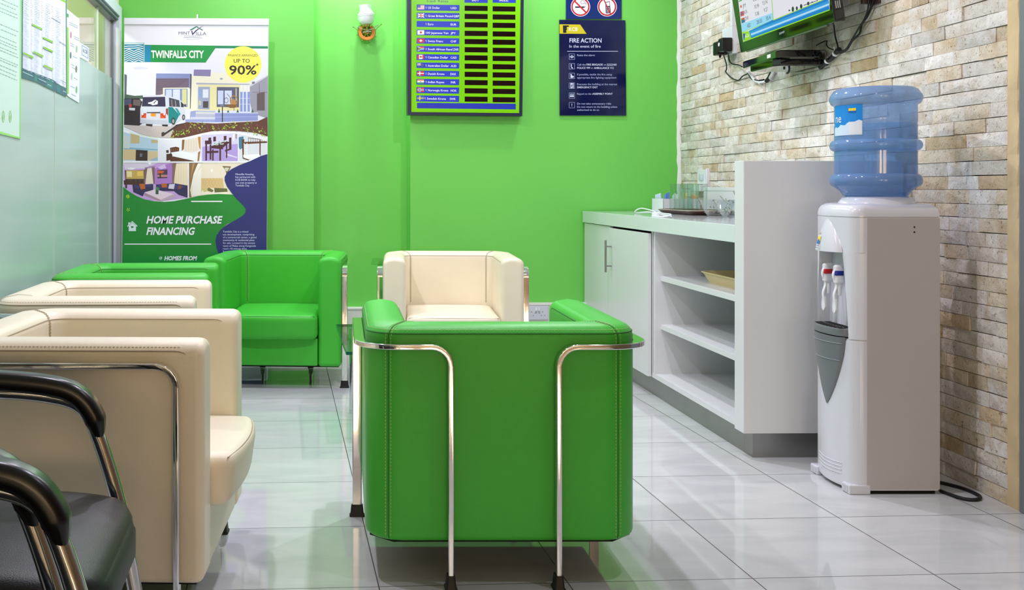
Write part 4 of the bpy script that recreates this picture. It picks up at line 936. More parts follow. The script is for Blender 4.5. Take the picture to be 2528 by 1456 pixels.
F0 = plat([(1.07, 0.4185), (0.665, 0.4042)]); fx = lambda t: F0[0][0] + (F0[1][0] - F0[0][0]) * t; fy = lambda t: F0[0][1] + (F0[1][1] - F0[0][1]) * t
bm = BM(); loft(bm, [[(fx(t), fy(t), 0.010), (fx(t), fy(t), 0.033), (fx(t) + 0.003, fy(t), 0.033), (fx(t) + 0.003, fy(t), 0.010)] for t in (0, 1)]); obj('front_window', bm, mat('tinted_front_window', (10, 16, 12), 0.04, coat=0.6), dc)
bm = BM(); loft(bm, [[(fx(t) - 0.001, fy(t), 0.014), (fx(t) - 0.001, fy(t), 0.030), (fx(t) + 0.001, fy(t), 0.030), (fx(t) + 0.001, fy(t), 0.014)] for t in (0.76, 0.86)]); obj('sticker', bm, PAPER, dc)
bm = BM(); box(bm, -0.17, -0.06, 0.22, 0.40, -0.002, 0.006, 0.001, 1); box(bm, -0.17, -0.06, 0.0, 0.21, 0.0, 0.006); obj('foot_strip', bm, STEEL, dc)

# power socket with adaptors and all the loose cables
def ww(px, py, e=WALL_E - 0.018):
    d = ray(px, py); t = ((WO - EYEV).dot(E2) + e) / d.dot(E2); return EYEV + d * t
def Z7(x, y): return (1760 + x * 0.1424, 60 + y * 0.1424)
s2 = socket_plate('wall_socket', 'white socket on the stone wall left of the television with two adaptors', 1.775, 1.850, 0.15, 0.15, 0.03)
bm = BM(); box(bm, -0.075, -0.045, -0.03, 0.002, 0.075, 0.5, 0.002); obj('trunking', bm, WHITE_PLASTIC, s2)
def adaptor(px, py, lbl, dz=0.075):
    p = ww(px, py, WALL_E - 0.03); ad = empty('plug_adaptor', lbl, 'plug adaptor', p, -WA, 'black plug adaptors')
    bm = BM(); box(bm, -0.06, 0.0, -0.032, 0.032, -dz / 2, dz / 2, 0.008, 3); obj('housing', bm, BLACK_PLASTIC, ad, True, True)
    bm = BM(); lathe(bm, [(0.008, 0), (0.006, -0.014), (0.004, -0.018)], 10, Matrix.Translation((-0.03, 0, -dz / 2 + 0.004)), cap=True); obj('strain_relief', bm, BLACK_RUBBER, ad)
    return ad
adaptor(1791, 120, 'black plug adaptor in the left half of the socket beside the television')
a2 = adaptor(1804, 111, 'black plug adaptor with round white mark, right one in the television socket')
bm = BM(); lathe(bm, [(0.011, 0), (0.0105, 0.0012), (0.0001, 0.0014)], 16, Matrix.Translation((-0.0605, 0.012, 0.004)) @ Matrix.Rotation(R(-90), 4, 'Y')); obj('white_mark', bm, PAPER, a2)
def cable(name, label, pts, r, m=BLACK_RUBBER, e=WALL_E - 0.018, zoom=Z7, cat='cable', group='cables on the stone wall'):
    P = [ww(*zoom(*p[:2]), p[2] if len(p) > 2 else e) for p in pts]; root = empty(name, label, cat, P[0], 0, group)
    bm = BM(); tube(bm, smoothpath([p - P[0] for p in P], 6), r, 8); obj('cord', bm, m, root, True); return root, P
cable('power_cable', 'thin black cable hanging in a long loop from the left adaptor', [(188, 545, WALL_E - .06), (210, 610), (235, 700), (235, 780), (222, 822), (270, 880), (340, 940), (430, 972), (470, 950), (520, 895), (620, 850)], 0.0035)
cable('power_cable', 'short black cable from the marked adaptor to the decoder box', [(265, 500, WALL_E - .06), (275, 590), (300, 655), (350, 692), (440, 702), (505, 735, WALL_E - .1)], 0.0035)
cable('signal_cable', 'black cable dropping from right end of the television to the cable bundle', [(1840, 300, WALL_E - .05), (1856, 430), (1882, 530), (1890, 592)], 0.0035, zoom=lambda x, y: Z6((x, y))[0])
cable('signal_cable', 'black cable kinked in a small peak above the decoder box', [(1630, 545, WALL_E - .08), (1690, 512), (1755, 490), (1752, 535), (1780, 575), (1860, 602), (1930, 603)], 0.0028, zoom=lambda x, y: Z6((x, y))[0])
cable('signal_cable', 'long black cable climbing to the top of the picture, right one of the pair', [(1935, 632), (2000, 590), (2060, 490), (2150, 400), (2175, 290), (2250, 180), (2318, 0), (2380, -240)], 0.0045, zoom=lambda x, y: Z6((x, y))[0])
cable('signal_cable', 'long black cable climbing to the top of the picture, left one of the pair', [(1930, 612), (1985, 590), (2050, 490), (2150, 320), (2200, 240), (2245, 130), (2258, 0), (2270, -240)], 0.0035, e=WALL_E - .032, zoom=lambda x, y: Z6((x, y))[0])
cable('signal_cable', 'black cable looping out of the right end of the decoder box', [(1690, 612, WALL_E - .14), (1725, 605, WALL_E - .1), (1745, 640, WALL_E - .06), (1742, 690, WALL_E - .04), (1718, 720)], 0.0045, zoom=lambda x, y: Z6((x, y))[0])
b1, P = cable('cable_bundle', 'thick black cable bundle with white ties below right end of the television', [(1905, 590), (1870, 625), (1820, 690), (1770, 730), (1720, 770), (1680, 810)], 0.011, zoom=lambda x, y: Z6((x, y))[0])
WT = mat('white_cable_tie', (226, 228, 230), 0.5)
for k, t in enumerate(((1860, 640), (1765, 728))):
    q = ww(*Z6(t)[0]) - P[0]; bm = BM(); d_ = (P[4] - P[1]).normalized(); tube(bm, [q - d_ * 0.006, q + d_ * 0.006], 0.0135, 12); tube(bm, [q, q + Vector((-0.012, -0.01, 0.028 + 0.01 * k))], 0.003, 6); obj('cable_tie', bm, WT, b1)
b2, P = cable('cable_bundle', 'sagging bundle of white and black cables under the decoder box', [(600, 805, WALL_E - .05), (640, 850), (690, 930), (740, 985), (830, 1005), (920, 985), (985, 930), (1030, 850, WALL_E - .05), (1050, 800, WALL_E - .08)], 0.007, WT)
bm = BM(); tube(bm, smoothpath([ww(*Z7(*p)) - P[0] for p in ((610, 830), (660, 925), (720, 965), (800, 978), (880, 962))], 5), 0.0055, 8); obj('black_cable', bm, BLACK_RUBBER, b2, True)
bm = BM(); tube(bm, smoothpath([ww(*Z7(*p)) - P[0] for p in ((930, 985), (975, 930), (1010, 860), (1045, 805))], 5), 0.011, 8); obj('black_sleeve', bm, BLACK_RUBBER, b2, True)
for t in ((800, 1000), (990, 915)):
    q = ww(*Z7(*t)) - P[0]; bm = BM(); tube(bm, [q + Vector((0, -0.006, -0.012)), q + Vector((0, 0.004, 0.014))], 0.0045, 6); tube(bm, [q, q + Vector((-0.01, -0.02, -0.012))], 0.0028, 6); obj('cable_tie', bm, WT, b2)
mb = empty('wall_bracket', 'small dark brown metal bracket high on the stone wall', 'bracket', ww(2165, 4, WALL_E), -WA)
bm = BM(); box(bm, -0.012, 0.0, -0.035, 0.035, -0.012, 0.10, 0.002); box(bm, -0.05, -0.012, 0.015, 0.035, -0.005, 0.10, 0.002); obj('bracket', bm, mat('brown_metal', (74, 54, 48), 0.45, 0.3), mb)

# ------------------------------------------------------------------ exchange rate board
def Z4(x, y): return (780 + x * 0.23356, y * 0.23356)
bsh = Sheet((0, BACK - 0.075, 0), (0, -1, 0))
rb = empty('rate_board', 'lime green exchange rate board in dark frame hanging on the green wall', 'rate board', (1.13, BACK, 1.48), 0)
C4 = [bsh.at(*p) for p in ((1004.5, -70), (1006.5, 283.5), (1289.5, 286.5), (1294, -70))]
def local(o, root): o.matrix_parent_inverse = Matrix.LocRotScale(root.location, root.rotation_euler, None).inverted()
NAVY = mat('navy_frame', (24, 34, 62), 0.3)
bm = BM(); C5 = [Vector((p.x, BACK - 0.002, p.z)) for p in C4]
loft(bm, [C5, [p + Vector((0, 0.004, 0)) for p in C4]]); o = obj('casing', bm, NAVY, rb); local(o, rb)
bm = BM(); ins = [Vector((p.x + (0.021 if i in (0, 1) else -0.019), p.y + 0.004, p.z + (-0.02 if i in (0, 3) else 0.018))) for i, p in enumerate(C4)]
for i in range(4):
    j = (i + 1) % 4; a, b_, c, d = C4[i], C4[j], ins[j], ins[i]
    loft(bm, [[a, a + Vector((0, 0.008, 0)), d + Vector((0, 0.008, 0)), d + Vector((0, -0.004, 0))], [b_, b_ + Vector((0, 0.008, 0)), c + Vector((0, 0.008, 0)), c + Vector((0, -0.004, 0))]])
o = obj('frame', bm, NAVY, rb); local(o, rb)
A = Art(bsh, -0.0035, 0.0002)
LIME = (122, 208, 10)
A.poly([Z4(1008, -250), Z4(2170, -250), Z4(2156, 1195), Z4(1008, 1186)], LIME, 0.2)
o = A.done('face_panel', rb); local(o, rb)
A = Art(bsh, -0.0031, 0.00012)
BLU = (22, 52, 190)
rows = [(48, 110, 'US Dollar', '1', 'USD', 1310, 1424, 1486), (134, 196, 'Great Britain Pound', '1', 'GBP', 1446, 1454, 1514), (222, 284, 'Euro', '1', 'EUR', 1242, 1424, 1484), (313, 372, 'Japanese Yen', '100', 'JPY', 1400, 1424, 1478), (400, 460, 'Swiss Franc', '1', 'CHF', 1344, 1424, 1482), (486, 546, 'South African Rand', '1', 'ZAR', 1442, 1450, 1508), (572, 634, 'Canadian Dollar', '1', 'CAD', 1396, 1424, 1486), (660, 718, 'Australian Dollar', '1', 'AUD', 1405, 1424, 1484), (746, 806, 'Danish Krone', '1', 'DKK', 1358, 1420, 1482), (833, 894, 'Indian Rupee', '1', 'INR', 1356, 1426, 1476), (920, 984, 'Norwegia Krone', '1', 'NOK', 1398, 1424, 1486), (1008, 1072, 'Swedish Krona', '1', 'SWK', 1374, 1414, 1478)]
for i, (t, b_, nm, num, code, xe, c0, c1) in enumerate(rows):
    dxl = -4 * i / 11
    A.poly([Z4(1066 + dxl, t), Z4(1518 + dxl, t + 5), Z4(1516 + dxl, b_ + 6), Z4(1065 + dxl, b_)], BLU)
for i, (t, b_, nm, num, code, xe, c0, c1) in enumerate(rows):
    ym = t + 47 + 2; sz = 22 * 0.23356
    s_ = '%s %s' % (num, nm); x0 = 1158 if nm != 'Swedish Krona' else 1148
    A.text(s_, Z4(x0, 0)[0], Z4(xe, 0)[0], Z4(0, t + 44)[1], sz, (236, 240, 250), sl=0.012, bold=0.0113)
    A.text(code, Z4(c0, 0)[0], Z4(c1, 0)[0], Z4(0, t + 48)[1], sz, (236, 240, 250), sl=0.012, bold=0.0113)
A.text('Cash Rates', Z4(1172, 0)[0], Z4(1398, 0)[0], Z4(0, 22)[1], 26 * .23356, (20, 100, 90), sl=0.012, bold=0.0045)
for x0, x1, tx, a, b_ in ((1570, 1816, 'BUY', 1650, 1726), (1868, 2112, 'SELL', 1936, 2034)):
    A.rect(*Z4(x0, -60), *Z4(x1, 28), BLU, sl=0.012); A.text(tx, Z4(a, 0)[0], Z4(b_, 0)[0], Z4(0, 12)[1], 34 * .23356, (240, 244, 250), sl=0.012, bold=0.0135)
A.poly([Z4(1068, 1086), Z4(2112, 1096), Z4(2112, 1156), Z4(1068, 1144)], (18, 46, 176))
def flag(k, x0, y0, x1, y1):
    W_, Rd, Bl = (240, 240, 244), (206, 44, 60), (36, 60, 150)
    def q(u0, v0, u1, v1, c): A.rect(*Z4(x0 + (x1 - x0) * u0, y0 + (y1 - y0) * v0), *Z4(x0 + (x1 - x0) * u1, y0 + (y1 - y0) * v1), c)
    def pl(pts, c): A.poly([Z4(x0 + (x1 - x0) * u, y0 + (y1 - y0) * v) for u, v in pts], c)
    if k == 0:
        q(0, 0, 1, 1, W_)
        for j in range(4): q(0, j * .28, 1, j * .28 + .14, (214, 130, 150))
        q(0, 0, .45, .55, (96, 96, 180))
    elif k in (1, 7):
        q(0, 0, 1, 1, Bl); e_ = 1 if k == 1 else 0.5; f_ = 1 if k == 1 else 0.55
        for p in (((0, 0), (.14, 0), (1, .86), (1, 1), (.86, 1), (0, .14)), ((1, 0), (1, .14), (.14, 1), (0, 1), (0, .86), (.86, 0))): pl([(u * e_, v * f_) for u, v in p], W_)
        q(.38 * e_, 0, .62 * e_, f_, W_); q(0, .36 * f_, e_, .64 * f_, W_); q(.44 * e_, 0, .56 * e_, f_, Rd); q(0, .43 * f_, e_, .57 * f_, Rd)
        if k == 7:
            for u, v in ((.25, .8), (.7, .2), (.85, .45), (.72, .8), (.6, .5)): A.disc(*Z4(x0 + (x1 - x0) * u, y0 + (y1 - y0) * v), .55, .55, W_, 8)
    elif k == 2:
        for j in range(12): A.disc(*Z4(x0 + (x1 - x0) * (.5 + .26 * cos(j * pi / 6)), y0 + (y1 - y0) * (.5 + .38 * sin(j * pi / 6))), .4, .4, (110, 120, 120), 6)
    elif k == 3: q(0, 0, 1, 1, W_); A.disc(*Z4((x0 + x1) / 2, (y0 + y1) / 2), 2.8, 2.8, (206, 60, 60), 20)
    elif k == 4: q(0, 0, 1, 1, Rd); q(.42, .2, .58, .8, W_); q(.28, .4, .72, .6, W_)
    elif k == 5:
        q(0, 0, 1, 1, W_); q(0, 0, 1, .34, (214, 70, 70)); q(0, .66, 1, 1, (60, 80, 190)); pl([(0, 0), (.2, 0), (.55, .4), (1, .4), (1, .6), (.55, .6), (.2, 1), (0, 1)], W_); pl([(0, .06), (.1, .06), (.5, .44), (1, .44), (1, .56), (.5, .56), (.1, .94), (0, .94)], (40, 130, 70)); pl([(0, .2), (.34, .5), (0, .8)], (210, 170, 50)); pl([(0, .3), (.24, .5), (0, .7)], (20, 20, 20))
    elif k == 6: q(0, 0, 1, 1, W_); q(0, 0, .25, 1, Rd); q(.75, 0, 1, 1, Rd); pl([(.5, .12), (.58, .35), (.7, .3), (.66, .6), (.52, .68), (.52, .85), (.48, .85), (.48, .68), (.34, .6), (.3, .3), (.42, .35)], Rd)
    elif k == 8: q(0, 0, 1, 1, Rd); q(.3, 0, .44, 1, W_); q(0, .4, 1, .6, W_)
    elif k == 9: q(0, 0, 1, .34, (236, 150, 70)); q(0, .34, 1, .66, W_); q(0, .66, 1, 1, (60, 150, 90)); A.disc(*Z4((x0 + x1) / 2, (y0 + y1) / 2), 1.2, 1.2, (60, 70, 160), 12)
    elif k == 10: q(0, 0, 1, 1, Rd); q(.27, 0, .49, 1, W_); q(0, .34, 1, .66, W_); q(.33, 0, .43, 1, Bl); q(0, .43, 1, .57, Bl)
    else: q(0, 0, 1, 1, (50, 100, 180)); q(.32, 0, .46, 1, (240, 206, 70)); q(0, .4, 1, .6, (240, 206, 70))
for i, rw in enumerate(rows): flag(i, 1074 - 4 * i / 11, rw[0] + 7, 1146 - 4 * i / 11, rw[0] + 52)
o = A.done('printed_rates', rb); local(o, rb)
GLASSBLK = (26, 8, 12)
for i, (t, b_, *_r) in enumerate(rows):
    for c, (x0, x1, dy) in enumerate(((1572, 1815, 12), (1868, 2108, 18))):
        A = Art(bsh, -0.0031, 0.00012); A.poly([Z4(x0, t + dy), Z4(x1, t + dy + 3), Z4(x1, t + dy + 56), Z4(x0, t + dy + 54)], GLASSBLK, 0.08)
        o = A.done('display_window', rb); local(o, rb)

# ------------------------------------------------------------------ fire action sign and the no smoking sign above it
def Z5(x, y): return (1340 + x * 0.21978, y * 0.21978)
ssh = Sheet((0, BACK - 0.012, 0), (0, -1, 0))
def plate(name, label, cat, px, rgb, thick=0.010):
    c = [ssh.at(*p) for p in px]; mid = sum(c, Vector()) / 4; r_ = empty(name, label, cat, (mid.x, BACK, min(q.z for q in c)))
    bm = BM(); loft(bm, [c, [Vector((p.x, BACK - 0.001, p.z)) for p in c]]); o = obj('panel', bm, ink(rgb, 0.08), r_); local(o, r_); return r_
fs = plate('fire_action_sign', 'dark navy fire action notice with white lettering on the green wall', 'sign', [Z5(187, 222), Z5(928, 228), Z5(937, 1298), Z5(192, 1296)], (14, 22, 66))
A = Art(ssh, 0.0004, 0.00012); YE = (196, 184, 40)
A.poly([Z5(188, 273), Z5(420, 276), Z5(492, 380), Z5(188, 378)], YE, 0.15)
A.poly([Z5(226, 285), Z5(292, 285), Z5(296, 298), Z5(268, 304), Z5(272, 330), Z5(262, 345), Z5(268, 362), Z5(256, 370), Z5(228, 368)], (20, 24, 30))
A.text('KCB', Z5(294, 0)[0], Z5(392, 0)[0], Z5(0, 348)[1], 40 * .21978, (226, 228, 226), bold=0.0090)
o = A.done('logo_badge', fs); local(o, fs); A = Art(ssh, 0.0006, 0.00012); WH = (206, 214, 240)
A.text('FIRE ACTION', Z5(300, 0)[0], Z5(660, 0)[0], Z5(0, 477)[1], 47 * .21978, WH, bold=0.0113, sl=0.003)
A.text('In the event of fire', Z5(298, 0)[0], Z5(650, 0)[0], Z5(0, 535)[1], 32 * .21978, WH, sl=0.003)
A.rect(*Z5(275, 573), *Z5(845, 578), WH)
o = A.done('heading_lettering', fs); local(o, fs); A = Art(ssh, 0.0006, 0.00012)
L1, L2 = (170, 182, 224), (206, 214, 240)
for (t, x0, x1, y, c, bo_) in (('Raise the alarm', 386, 584, 630, L1, 0), ('Call the', 386, 482, 736, L1, 0), ('FIRE BRIGADE', 490, 674, 736, L2, 0.0090), ('on', 684, 712, 736, L1, 0), ('2222181', 720, 828, 737, L2, 0.0090), ('POLICE 999', 386, 532, 773, L2, 0.0090), ('or', 541, 566, 773, L1, 0), ('AMBULANCE 112', 574, 796, 774, L2, 0.0090), ('If possible, tackle the fire using', 386, 776, 846, L1, 0), ('appropriate fire fighting equipment', 386, 826, 882, L1, 0), ('Evacuate the building at the nearest', 386, 836, 956, L1, 0), ('EMERGENCY EXIT', 386, 617, 991, L2, 0.0090), ('Report to the', 386, 546, 1064, L1, 0), ('ASSEMBLY POINT', 556, 785, 1064, L2, 0.0090), ('Do not take unnecessary risks', 386, 768, 1174, L1, 0.0045), ('Do not return to the building unless', 386, 836, 1210, L1, 0.0045), ('authorised to do so', 386, 632, 1244, L1, 0.0045)):
    if t in ('Call the', 'If possible, tackle the fire using', 'Evacuate the building at the nearest', 'Report to the', 'Do not take unnecessary risks'):
        o = A.done('instruction_lettering', fs); local(o, fs); A = Art(ssh, 0.0006, 0.00012)
    A.text(t, Z5(x0, 0)[0], Z5(x1, 0)[0], Z5(0, y)[1], 21 * .21978, c, bold=bo_)
o = A.done('instruction_lettering', fs); local(o, fs); A = Art(ssh, 0.0006, 0.00012)
for y in (604, 712, 820, 929, 1040, 1148):
    for (a, b_, c, d) in ((295, y, 359, y + 3), (295, y + 62, 359, y + 65), (295, y, 298, y + 65), (356, y, 359, y + 65)): A.rect(*Z5(a, b_), *Z5(c, d), L1)
A.disc(*Z5(326, 637), 3.0, 3.4, L2, 14); A.disc(*Z5(326, 637), 1.4, 1.6, (14, 22, 66), 10); A.rect(*Z5(304, 628), *Z5(308, 646), L2); A.rect(*Z5(344, 628), *Z5(348, 646), L2)
A.poly([Z5(314, 722), Z5(324, 722), Z5(326, 736), Z5(321, 742), Z5(326, 754), Z5(336, 756), Z5(338, 766), Z5(328, 768), Z5(316, 752)], L2)
A.rect(*Z5(312, 838), *Z5(328, 876), L2); A.disc(*Z5(338, 862), 2.2, 2.6, L2, 12); A.rect(*Z5(310, 830), *Z5(322, 838), L2)
A.rect(*Z5(310, 934), *Z5(346, 990), L2); A.line([Z5(334, 948), Z5(326, 966), Z5(334, 976), Z5(336, 988)], 1.2, (14, 22, 66)); A.line([Z5(314, 982), Z5(324, 970), Z5(318, 956), Z5(330, 952), Z5(340, 962)], 1.1, (14, 22, 66)); A.disc(*Z5(336, 943), .9, .9, (14, 22, 66), 8)
for u in (312, 327, 342): A.disc(*Z5(u, 1058), 1.3, 1.3, L2, 10); A.poly([Z5(u - 8, 1088), Z5(u - 7, 1070), Z5(u + 7, 1070), Z5(u + 8, 1088)], L2)
A.rect(*Z5(324, 1163), *Z5(330, 1184), L2); A.rect(*Z5(324, 1190), *Z5(330, 1196), L2)
o = A.done('pictogram_column', fs); local(o, fs)
ns = plate('prohibition_sign', 'blue sign with no smoking and no phone symbols above the fire notice', 'sign', [Z5(262, -330), Z5(884, -326), Z5(884, 212), Z5(262, 212)], (12, 40, 104))
A = Art(ssh, 0.0004, 0.00012)
for cx_ in (423, 723):
    A.disc(*Z5(cx_, 76), 109 * .21978, 109 * .21978, (222, 226, 240), 48); A.ring(*Z5(cx_, 76), 103 * .21978, 103 * .21978, 17 * .21978, (176, 30, 34), 48)
K = (24, 26, 44)
A.rect(*Z5(364, 72), *Z5(470, 88), K); A.rect(*Z5(474, 70), *Z5(489, 80), (150, 156, 176)); A.line([Z5(480, 46), Z5(470, 34), Z5(456, 38), Z5(440, 44), Z5(424, 30), Z5(432, 8), Z5(452, 4), Z5(462, 16)], .9, K); A.line([Z5(486, 56), Z5(484, 34), Z5(466, 18)], .9, K)
A.poly([Z5(702, 24), Z5(752, 14), Z5(764, 148), Z5(708, 150)], K); A.poly([Z5(709, 30), Z5(747, 22), Z5(752, 66), Z5(712, 70)], (222, 226, 240))
for r_ in range(4):
    for c_ in range(3): A.rect(*Z5(713 + 14 * c_ + r_, 80 + 17 * r_), *Z5(723 + 14 * c_ + r_, 88 + 17 * r_), (222, 226, 240))
for (x0, y0, x1, y1) in ((352, 6, 492, 146), (684, -8, 766, 166)):
    A.line([Z5(x0, y0), Z5(x1, y1)], (17 if x0 == 352 else 12) * .21978, (176, 30, 34))
o = A.done('printed_symbols', ns); local(o, ns)
# ------------------------------------------------------------------ roll-up banner
ba = empty('roll_up_banner', 'tall roll-up banner for home purchase financing against the green wall', 'banner', (-0.52, 6.38, 0))
vsh = Sheet((-0.52, 6.38, 0), (0.0, -1, 0))
TL, TR, BR_, BL_ = vsh.at(307, 60), vsh.at(663, 62), vsh.at(657, 852), vsh.at(298, 852)
bm = BM(); loft(bm, [[TL, TR, BR_, BL_], [p + Vector((0, 0.0015, 0)) for p in (TL, TR, BR_, BL_)]]); shp = obj('banner_sheet', bm, ink((232, 234, 244), 0.3), ba); local(shp, ba)
bm = BM(); c0, c1 = vsh.at(306, 53.5), vsh.at(664, 55.5)
M = Matrix.Translation((c0 + c1) / 2) @ Matrix.Rotation(math.atan2((c1 - c0).z, (c1 - c0).x), 4, 'Y').inverted()
box(bm, -(c1 - c0).length / 2, (c1 - c0).length / 2, -0.010, 0.012, -0.019, 0.022, 0.005, 2, M); o = obj('top_rail', bm, mat('white_satin_rail', (226, 230, 240), 0.3, 0.2), ba, True, True); local(o, ba)
bm = BM(); p = vsh.at(486.5, 44); tube(bm, [(p.x, 6.405, 0.06), (p.x, 6.405, p.z + 0.025)], 0.007, 10); o = obj('support_pole', bm, STEEL, ba, True); local(o, ba)
bm = BM(); tube(bm, [(p.x, 6.396, p.z - 0.02), (p.x, 6.39, p.z + 0.022)], 0.0055, 8); o = obj('pole_hook', bm, WHITE_PLASTIC, ba, True); local(o, ba)
bm = BM(); box(bm, BL_.x - 0.01, BR_.x + 0.01, 6.33, 6.45, 0.012, 0.10, 0.012, 3); o = obj('base_cassette', bm, ALU, ba, True, True); local(o, ba)
bm = BM(); box(bm, -0.75, -0.72, 6.25, 6.52, 0.0, 0.013); box(bm, -0.32, -0.29, 6.25, 6.52, 0.0, 0.013); o = obj('base_foot', bm, ALU, ba); local(o, ba)
def Z2(*p): return [(280 + x * 0.21978, 20 + y * 0.21978) for x, y in p]
def Z3(*p): return [(280 + x * 0.23346, 320 + y * 0.23346) for x, y in p]
A = Art(vsh, 0.0006, 0.00008)
P2 = lambda rgb, *p: A.poly(Z2(*p), rgb)
P3_ = lambda rgb, *p: A.poly(Z3(*p), rgb)
# masthead
P2((0, 146, 66), (348, 412), (1735, 428), (1735, 454), (1150, 444), (1035, 612), (348, 606))
P2((8, 128, 88), (1150, 430), (1737, 430), (1737, 454), (1140, 450)); P2((20, 130, 170), (350, 418), (420, 420), (420, 606), (350, 606))
P2((170, 200, 206), (123, 382), (350, 388), (348, 610), (123, 606)); P2((30, 120, 150), (123, 400), (340, 402), (338, 604), (123, 604))
for k in range(9):
    y = 402 + 24 * k; am = 0 if k < 1 else 9 if k < 3 else 22
    pts = [(124, y + am * .6)]; n = 4
    for j in range(1, n + 1): pts.append((124 + 52.5 * j, y + (am if j % 2 == 0 else -am) * .6 * (1 if k >= 3 or j > 2 else 0)))
    A.line(Z2(*pts), 2.0, (214, 232, 240))
A.text('TWINFALLS CITY', *[Z2((x, 0))[0][0] for x in (424, 1016)], Z2((0, 557))[0][1], 78 * .21978, (246, 250, 248), bold=0.03, sl=0.002)
# logo
P2((20, 120, 84), (858, 244), (930, 203), (944, 206), (900, 236), (876, 248), (866, 250)); P2((20, 120, 84), (936, 203), (960, 218), (950, 226), (930, 208)); P2((20, 120, 84), (972, 226), (1008, 246), (998, 252), (966, 234))
P2((72, 72, 100), (874, 254), (886, 252), (894, 284), (889, 302), (883, 300)); P2((72, 72, 100), (886, 290), (920, 252), (962, 222), (1014, 196), (966, 230), (930, 262), (892, 302))
A.text('MINT', *[Z2((x, 0))[0][0] for x in (732, 860)], Z2((0, 298))[0][1], 34 * .21978, (96, 96, 112)); A.text('ILLA', *[Z2((x, 0))[0][0] for x in (930, 1044)], Z2((0, 303))[0][1], 34 * .21978, (96, 96, 112))
A.text('HOUSING', *[Z2((x, 0))[0][0] for x in (798, 976)], Z2((0, 320))[0][1], 13 * .21978, (150, 152, 160)); A.line(Z2((786, 331), (890, 327), (1000, 336)), .7, (120, 124, 130)); A.rect(*Z2((820, 346))[0], *Z2((968, 351))[0], (196, 198, 206))
# house photograph: sky, house, cars, soil
P2((222, 224, 238), (120, 616), (1035, 616), (1140, 470), (1735, 470), (1732, 1290), (120, 1330))
P2((206, 208, 226), (215, 668), (300, 655), (395, 672), (380, 684), (240, 690))
P2((90, 96, 110), (123, 740), (152, 752), (146, 985), (123, 985)); P2((70, 96, 80), (123, 965), (180, 975), (240, 985), (330, 980), (335, 1020), (123, 1020))
P2((128, 140, 190), (480, 733), (872, 737), (868, 900), (474, 975)); P2((112, 98, 116), (520, 788), (850, 788), (848, 892), (520, 975), (474, 975), (478, 790))
for k in range(6): P2((92 + 6 * (k % 3), 80 + 5 * (k % 2), 104), (482, 800 + 24 * k), (840 - 20 * k, 800 + 15 * k), (838 - 20 * k, 806 + 15 * k), (482, 808 + 24 * k))
P2((226, 226, 196), (556, 895), (850, 892), (860, 1130), (556, 1130)); P2((120, 136, 190), (576, 906), (832, 904), (832, 1110), (576, 1110)); P2((196, 206, 236), (590, 916), (655, 914), (655, 1050), (590, 1050)); P2((206, 214, 240), (668, 914), (748, 912), (748, 1050), (668, 1050)); P2((206, 206, 150), (770, 912), (822, 910), (822, 1100), (770, 1100))
P2((60, 56, 70), (864, 740), (878, 740), (874, 1130), (860, 1130)); P2((230, 226, 204), (880, 762), (1095, 762), (1100, 722), (1300, 726), (1560, 820), (1560, 850), (936, 840), (930, 1150), (866, 1160)); P2((126, 116, 160), (905, 690), (1095, 692), (1090, 766), (900, 760))
for k in range(3): P2((150, 142, 184), (908, 706 + 18 * k), (1090, 708 + 18 * k), (1090, 712 + 18 * k), (908, 710 + 18 * k))
P2((170, 170, 190), (930, 838), (1530, 850), (1530, 862), (930, 858)); P2((226, 218, 166), (948, 858), (1420, 862), (1420, 1150), (940, 1146)); P2((150, 160, 190), (952, 884), (1084, 884), (1080, 1138), (950, 1134)); P2((214, 222, 240), (1004, 912), (1068, 912), (1066, 1006), (1004, 1006)); P2((70, 66, 70), (1006, 1046), (1066, 1046), (1064, 1120), (1006, 1120)); P2((130, 160, 210), (960, 910), (986, 910), (984, 1006), (960, 1006)); P2((196, 190, 170), (958, 1040), (986, 1040), (984, 1092), (958, 1092))
P2((86, 92, 120), (1162, 886), (1412, 888), (1410, 1114), (1160, 1110)); P2((196, 206, 236), (1172, 926), (1236, 926), (1234, 1080), (1172, 1080)); P2((206, 216, 240), (1250, 926), (1330, 926), (1330, 1080), (1250, 1080)); P2((206, 196, 150), (1372, 900), (1384, 900), (1384, 1040), (1372, 1040))
for x in (1424, 1464, 1506): P2((232, 230, 216), (x, 866), (x + 26, 866), (x + 26, 942), (x, 942)); P2((130, 150, 214), (x, 940), (x + 26, 940), (x + 26, 1162), (x, 1162)); P2((200, 206, 230), (x, 1010), (x + 26, 1010), (x + 26, 1016), (x, 1016)); P2((200, 206, 230), (x, 1076), (x + 26, 1076), (x + 26, 1082), (x, 1082))
P2((150, 150, 166), (1532, 880), (1736, 755), (1732, 1240), (1560, 1180), (1534, 1060)); P2((196, 198, 208), (1532, 866), (1736, 750), (1736, 764), (1536, 886)); P2((96, 84, 90), (1612, 960), (1700, 940), (1700, 1150), (1612, 1150)); A.line(Z2((1562, 944), (1730, 946)), .8, (100, 80, 70)); A.line(Z2((1638, 846), (1640, 1100)), .9, (90, 74, 70))
A.disc(*Z2((1212, 794))[0], 4.0, 2.4, (150, 156, 176), 16); P2((110, 112, 130), (1556, 828), (1590, 824), (1584, 850), (1556, 850))
P2((176, 180, 204), (926, 1150), (1146, 1156), (1146, 1226), (860, 1240), (866, 1160)); P2((150, 160, 206), (866, 1160), (926, 1150), (920, 1230), (858, 1246)); P2((206, 208, 212), (926, 1166), (1140, 1170), (1140, 1192), (926, 1186)); P2((150, 160, 212), (808, 1250), (1150, 1250), (1150, 1282), (808, 1280)); P2((200, 204, 222), (870, 1222), (1142, 1224), (1142, 1250), (860, 1250))
